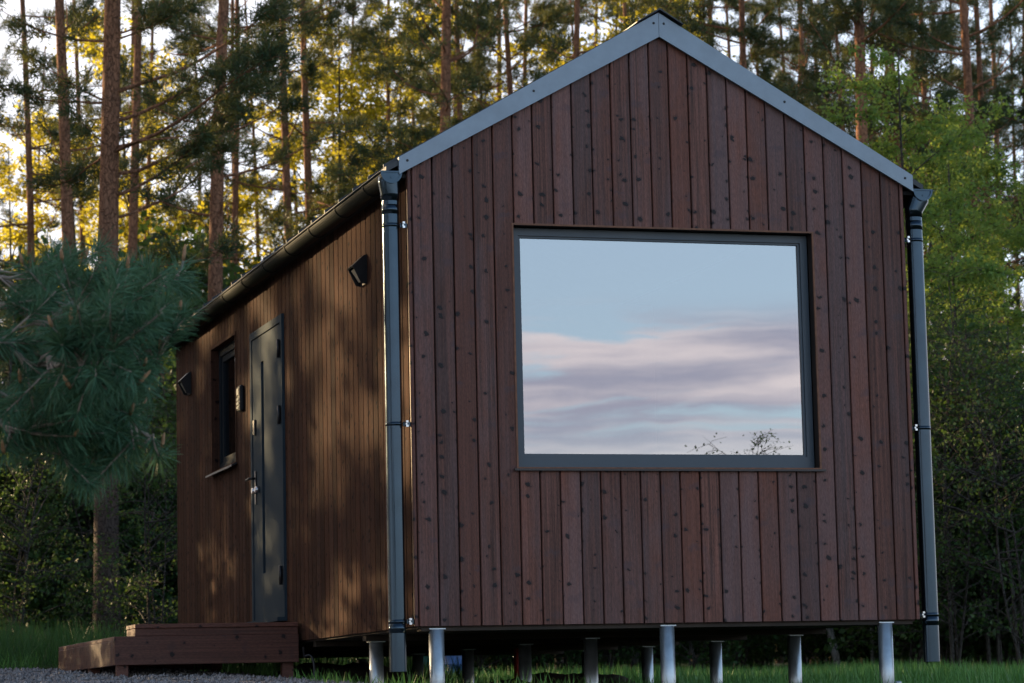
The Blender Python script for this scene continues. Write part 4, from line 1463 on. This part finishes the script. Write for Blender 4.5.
bush = [Kind('bush', 'bush', leaf_meshes(160 + i, h=3.2, dia=.05, spread=1.15, start=.25, nleaf=12, stems=4, mat=LEAF_DK, leaf=.07, up=.5), GREY_BARK) for i in range(3)]
rb = random.Random(9)
ib = 0
for x0, x1, n, d0, d1, s0, s1, side in [(-15, 190, 20, 38.5, 47, .85, 1.3, 'left of the cabin'), (180, 420, 14, 40, 52, 1.0, 1.6, 'behind the side wall'),
                                        (420, 910, 26, 34, 46, .7, 1.0, 'behind the stilts'), (910, 1045, 18, 33, 42, .9, 1.35, 'right of the cabin')]:
    for i in range(n):
        px = x0 + (x1 - x0) * (i + rb.uniform(.1, .9)) / n
        x, y = at_cam(px, rb.uniform(d0, d1))
        plant(bush[ib % 3], x, y, 'shady leafy bush in the dark thicket ' + side, 'thicket bushes ' + side, rb.uniform(0, 6.28), rb.uniform(s0, s1))
        ib += 1

for i, (px, s) in enumerate(((-8, 2.3), (28, 2.45), (60, 2.3), (92, 2.4), (130, 2.35), (160, 2.5), (192, 2.2), (232, 2.0))):
    x, y = at_cam(px, 48 + (i % 3) * 1.5)
    plant(bush[i % 3], x, y, 'tall shady bush rising behind the blue-green pine branch left of the cabin', 'tall bushes left of the cabin', i * 1.1, s)

# ---- thin twiggy shrubs
twig = Kind('twiggy_shrub', 'shrub', leaf_meshes(180, h=4.2, dia=.055, spread=1.5, start=.4, nleaf=6, stems=3, mat=LEAF_DK, leaf=.055, dens=1.0), GREY_BARK)
for px, d, s, lab in [(20, 33, .8, 'thin twiggy shrub with pale stems at the left edge by the grass'), (150, 34, .85, 'thin twiggy shrub between the thick trunk and the cabin back corner'),
                      (948, 32, 1.0, 'thin twiggy shrub just right of the right downpipe'), (985, 33, 1.1, 'tangle of thin leafy twigs in the thicket on the right'), (1015, 31, .95, 'thin twiggy shrub by the right edge of the view')]:
    x, y = at_cam(px, d)
    plant(twig, x, y, lab, 'twiggy shrubs', px, s)

# pale stems glimpsed under the cabin
for px, d, lean, lab in ((836, 34, -.14, 'pale leaning birch stem seen under the right end of the cabin'), (868, 35, -.08, 'thin pale birch stem right of the leaning one under the cabin'), (630, 36, .12, 'short thick pale birch stem leaning right, seen between the stilts')):
    x, y = at_cam(px, d)
    k = Kind('birch_tree', 'birch', leaf_meshes(200 + px, h=5.0, dia=.10 if px != 868 else .06, spread=1.1, start=1.6, nleaf=8, mat=LEAF_DK, leaf=.06), BIRCH_BARK)
    t_ = plant(k, x, y, lab, 'pale birch stems behind the cabin')
    t_.rotation_euler = (0, lean, 0)

# young tree in the meadow behind the photographer: its top twigs show in the window
ray = pt(790, 452, 1.0) - CAM
tt = (0.1 - CAM[1]) / ray[1]
hit = CAM + ray * tt
refl = np.array([ray[0], -ray[1], ray[2]])
top = hit + refl * 17
k = Kind('young_tree', 'tree', leaf_meshes(211, h=5.2, dia=.06, spread=1.9, start=1.6, nleaf=4, mat=LEAF_DK, leaf=.05, up=.8, dens=1.5), GREY_BARK)
ht = float(top[2] - gz(top[0], top[1]))
plant(k, float(top[0]), float(top[1]), 'young thin tree in the meadow whose top twigs are mirrored low in the picture window', None, 0.4, ht / 5.12)

# ---- distant wood: one mass
v = []
rw = np.random.default_rng(3)
far = MB()
C = []
for i in range(150):
    a0 = rw.uniform(-60, 1090)
    x, y = at_cam(a0, rw.uniform(95, 135))
    h_ = rw.uniform(7, 12)
    z0 = float(gz(x, y))
    far.tube([(x, y, z0), (x + rw.normal(0, .2), y, z0 + h_)], [.12, .05], 5, caps=False)
    n_ = 420
    zz_ = rw.uniform(0, 1, n_) ** (1.35) * h_ * .8
    C.append(np.stack([x + rw.normal(0, 1.3, n_), y + rw.normal(0, 1.3, n_), z0 + zz_], -1))
C = np.concatenate(C)
c = np.repeat(C, 7, 0) + rw.normal(0, .22, (len(C) * 7, 3))
fm = kites('distant_wood', c, rw.normal(size=c.shape), rw.uniform(.15, .32, len(c)), .09, LEAF_DK)
dw = tag(link('distant_wood', fm), 'hazy mass of distant forest filling the gaps low between the trunks', 'forest', kind='stuff')
fo = tag(link('distant_trunks', mesh_of(far, GREY_BARK, 'distant_trunks')), 'distant thin forest trunks in the depth of the wood', 'forest', kind='stuff')


# ---- grass
def grass(name, n, xr, yr, h0, h1, w, label, keep, mat=None):
    x = rng.uniform(*xr, n); y = rng.uniform(*yr, n)
    m_ = keep(x, y)
    x, y = x[m_], y[m_]
    cl = 0.6 + 0.4 * np.sin(x * 2.1 + np.sin(y * 1.7) * 2) * np.sin(y * 2.6 + 1)
    n = len(x)
    c = np.stack([x, y, gz(x, y) - .01], -1)
    d = np.stack([rng.normal(0, .32, n), rng.normal(0, .32, n), np.ones(n)], -1)
    me = kites(name, c, d, rng.uniform(h0, h1, n) * (0.55 + .45 * np.clip(cl, 0, 1)), w, mat or GRASSM, .07)
    return tag(link(name, me), label, 'grass', kind='stuff')


under = lambda x, y: ~((x > -1.4) & (x < 3.3) & (y > 0.0) & (y < 8.2))
grav = lambda x, y: (x > .4) | (y > 6.9 + .25 * np.sin(x * 2))
grass('grass', 110000, (-3, 16), (-.5, 24), .12, .28, .009, 'green meadow grass around and behind the cabin', lambda x, y: under(x, y) & grav(x, y) & (x < 6 + y * .6))
grass('tall_grass', 30000, (-5, 2.5), (7.2, 22), .25, .60, .010, 'taller rank grass on the left between the gravel and the trees', lambda x, y: x > -4.5, GRASS_DK)
grass('sparse_grass', 9000, (-.3, 3.4), (0, 8.3), .06, .20, .008, 'sparse grass blades growing in the soil under the cabin', lambda x, y: np.sin(x * 3.1) * np.sin(y * 2.7) > -.1)

# ---- young pine at the left, close to the camera
def world_line(pts):
    return [pt(*p) for p in pts]


root = pt(-420, 560, 11.4)
rx_, ry_ = float(root[0]), float(root[1])
rz_ = float(gz(rx_, ry_))
yp = empty('young_pine', (rx_, ry_, rz_))
tag(yp, 'young pine reaching blue-green branches with orange buds in from the left edge', 'pine')
o_ = np.array([rx_, ry_, rz_])
rr = np.random.default_rng(31)
tm = MB()
hh = 4.6
tm.tube([(0, 0, -.2)] + [(0.02 * math.sin(i), 0.02 * math.cos(i * 1.3), hh * i / 10) for i in range(11)], [.075] + [.07 * (1 - .085 * i) for i in range(11)], 12)
boughs = [
    ([(-420, 345, 11.40), (-200, 322, 11.25), (0, 313, 11.25), (55, 317, 11.25), (95, 316, 11.32), (118, 325, 11.32)], .016),
    ([(55, 317, 11.25), (105, 302, 11.55), (140, 297, 11.70), (168, 284, 11.85), (184, 264, 11.92)], .009),
    ([(-420, 380, 11.40), (-180, 330, 10.95), (0, 346, 10.95), (40, 366, 10.95), (80, 390, 11.10), (105, 412, 11.10)], .012),
    ([(-420, 430, 11.40), (-150, 400, 11.70), (-20, 395, 11.70), (40, 400, 11.70), (90, 420, 11.55), (120, 432, 11.55)], .011),
    ([(-420, 300, 11.40), (-150, 270, 11.85), (-10, 268, 12.00), (50, 275, 12.00), (85, 262, 12.00)], .010),
    ([(-420, 470, 11.40), (-150, 440, 11.10), (-20, 420, 10.95), (25, 425, 10.95), (55, 440, 10.95), (70, 452, 10.95)], .010),
    ([(95, 316, 11.32), (125, 345, 11.25), (145, 358, 11.25), (160, 352, 11.25)], .007),
    ([(90, 405, 11.25), (125, 425, 11.10), (150, 440, 11.10), (162, 452, 11.10)], .007),
    ([(40, 366, 10.95), (75, 350, 10.65), (110, 352, 10.50)], .006),
]
NC, ND, BUD = [], [], []


def shoot(path, ln_need=.100, dens=560):
    """needles all along the outer part of a shoot"""
    seg = [np.linalg.norm(path[i + 1] - path[i]) for i in range(len(path) - 1)]
    L = sum(seg)
    n = int(dens * L)
    for _ in range(n):
        u = rr.uniform(0.05, 1.0)
        p = along(path, u)
        i = min(int(u * (len(path) - 1)), len(path) - 2)
        ax = path[i + 1] - path[i]
        ax /= np.linalg.norm(ax) + 1e-9
        q = rr.normal(size=3)
        q -= ax * (q @ ax)
        q /= np.linalg.norm(q) + 1e-9
        d = ax * rr.uniform(.35, .95) + q * rr.uniform(.45, .95)
        d[2] -= .12
        NC.append(p)
        ND.append(d / np.linalg.norm(d) * ln_need * rr.uniform(.8, 1.2))


for pts, r0 in boughs:
    P = world_line(pts)
    n = len(P)
    fine = [along(P, i / 24) + rr.normal(0, .004, 3) + np.array([0, 0, .035 * math.sin(i * .8)]) for i in range(25)]
    tm.tube([p - o_ for p in fine], [r0 * 1.35 * (1 - .65 * i / 24) for i in range(25)], 7)
    vis = [i for i in range(25) if (fine[i] - CAM) @ CR > -3.3]
    for i in vis:
        for _ in range(3):
            if rr.uniform() < .55:
                base_ = fine[i]
                dr_ = (fine[min(i + 1, 24)] - fine[max(i - 1, 0)])
                dr_ /= np.linalg.norm(dr_) + 1e-9
                d = dr_ * .8 + rr.normal(0, .55, 3) * np.array([1, 1, .38]) + np.array([0, 0, -.06])
                d /= np.linalg.norm(d)
                L = rr.uniform(.14, .34)
                pth = [base_ + d * L * q + np.array([0, 0, .05 * L * q * q]) for q in (0, .33, .66, 1)]
                tip = pth[-1] + d * .08 - CAM
                tx, ty = 512 + F_PX * (tip @ CR) / (tip @ CF), 341.5 - F_PX * (tip @ CU) / (tip @ CF)
                if tx > (158 if ty > 330 else 198) or ty < 232 or ty > 500:
                    continue
                tm.tube([p - o_ for p in pth], [.005, .0045, .004, .003], 5)
                shoot(pth[1:])
                if rr.uniform() < .17:
                    BUD.append((pth[-1], d))
    shoot(fine[18:])
    BUD.append((fine[-1], fine[-1] - fine[-3]))
link('trunk', mesh_of(tm, simple_mat('young_pine_bark', (0.30, 0.23, 0.18), .8, var=.3, scale=20)), yp)
NC, ND = np.array(NC), np.array(ND)
n = len(NC)
dn = ND / np.linalg.norm(ND, axis=1, keepdims=True)
s_ = np.cross(dn, rr.normal(size=(n, 3))); s_ /= np.linalg.norm(s_, axis=1, keepdims=True)
bn = np.cross(s_, dn)
w_ = .0038
L_ = np.linalg.norm(ND, axis=1, keepdims=True)
sag = bn * L_ * rr.uniform(-.08, .08, (n, 1)) + np.array([0, 0, -.05]) * L_
p0, p1, p2 = NC - o_, NC + ND * .5 - o_, NC + ND + sag - o_
V = np.stack([p0 - s_ * w_ * .4, p0 + s_ * w_ * .4, p1 + s_ * w_ * .55, p1 - s_ * w_ * .55,
              p1 - s_ * w_ * .55, p1 + s_ * w_ * .55, p2 + s_ * w_ * .15, p2 - s_ * w_ * .15], 1)
link('needles', quads_mesh('needles', V.reshape(-1, 3), n * 2, NEEDLE_NEAR), yp)
for p, d in BUD:
    d = np.array(d) / (np.linalg.norm(d) + 1e-9) * .5 + np.array([0, 0, .75])
    d /= np.linalg.norm(d)
    a = MB()
    L = rr.uniform(.04, .075)
    q = p - o_
    a.tube([q, q + d * L * .3, q + d * L * .8, q + d * L], [.006, .0085, .006, .002], 7)
    a.add([], [])
    bmesh_ = mesh_of(a, BUDM, 'bud')
    link('bud', bmesh_, yp)
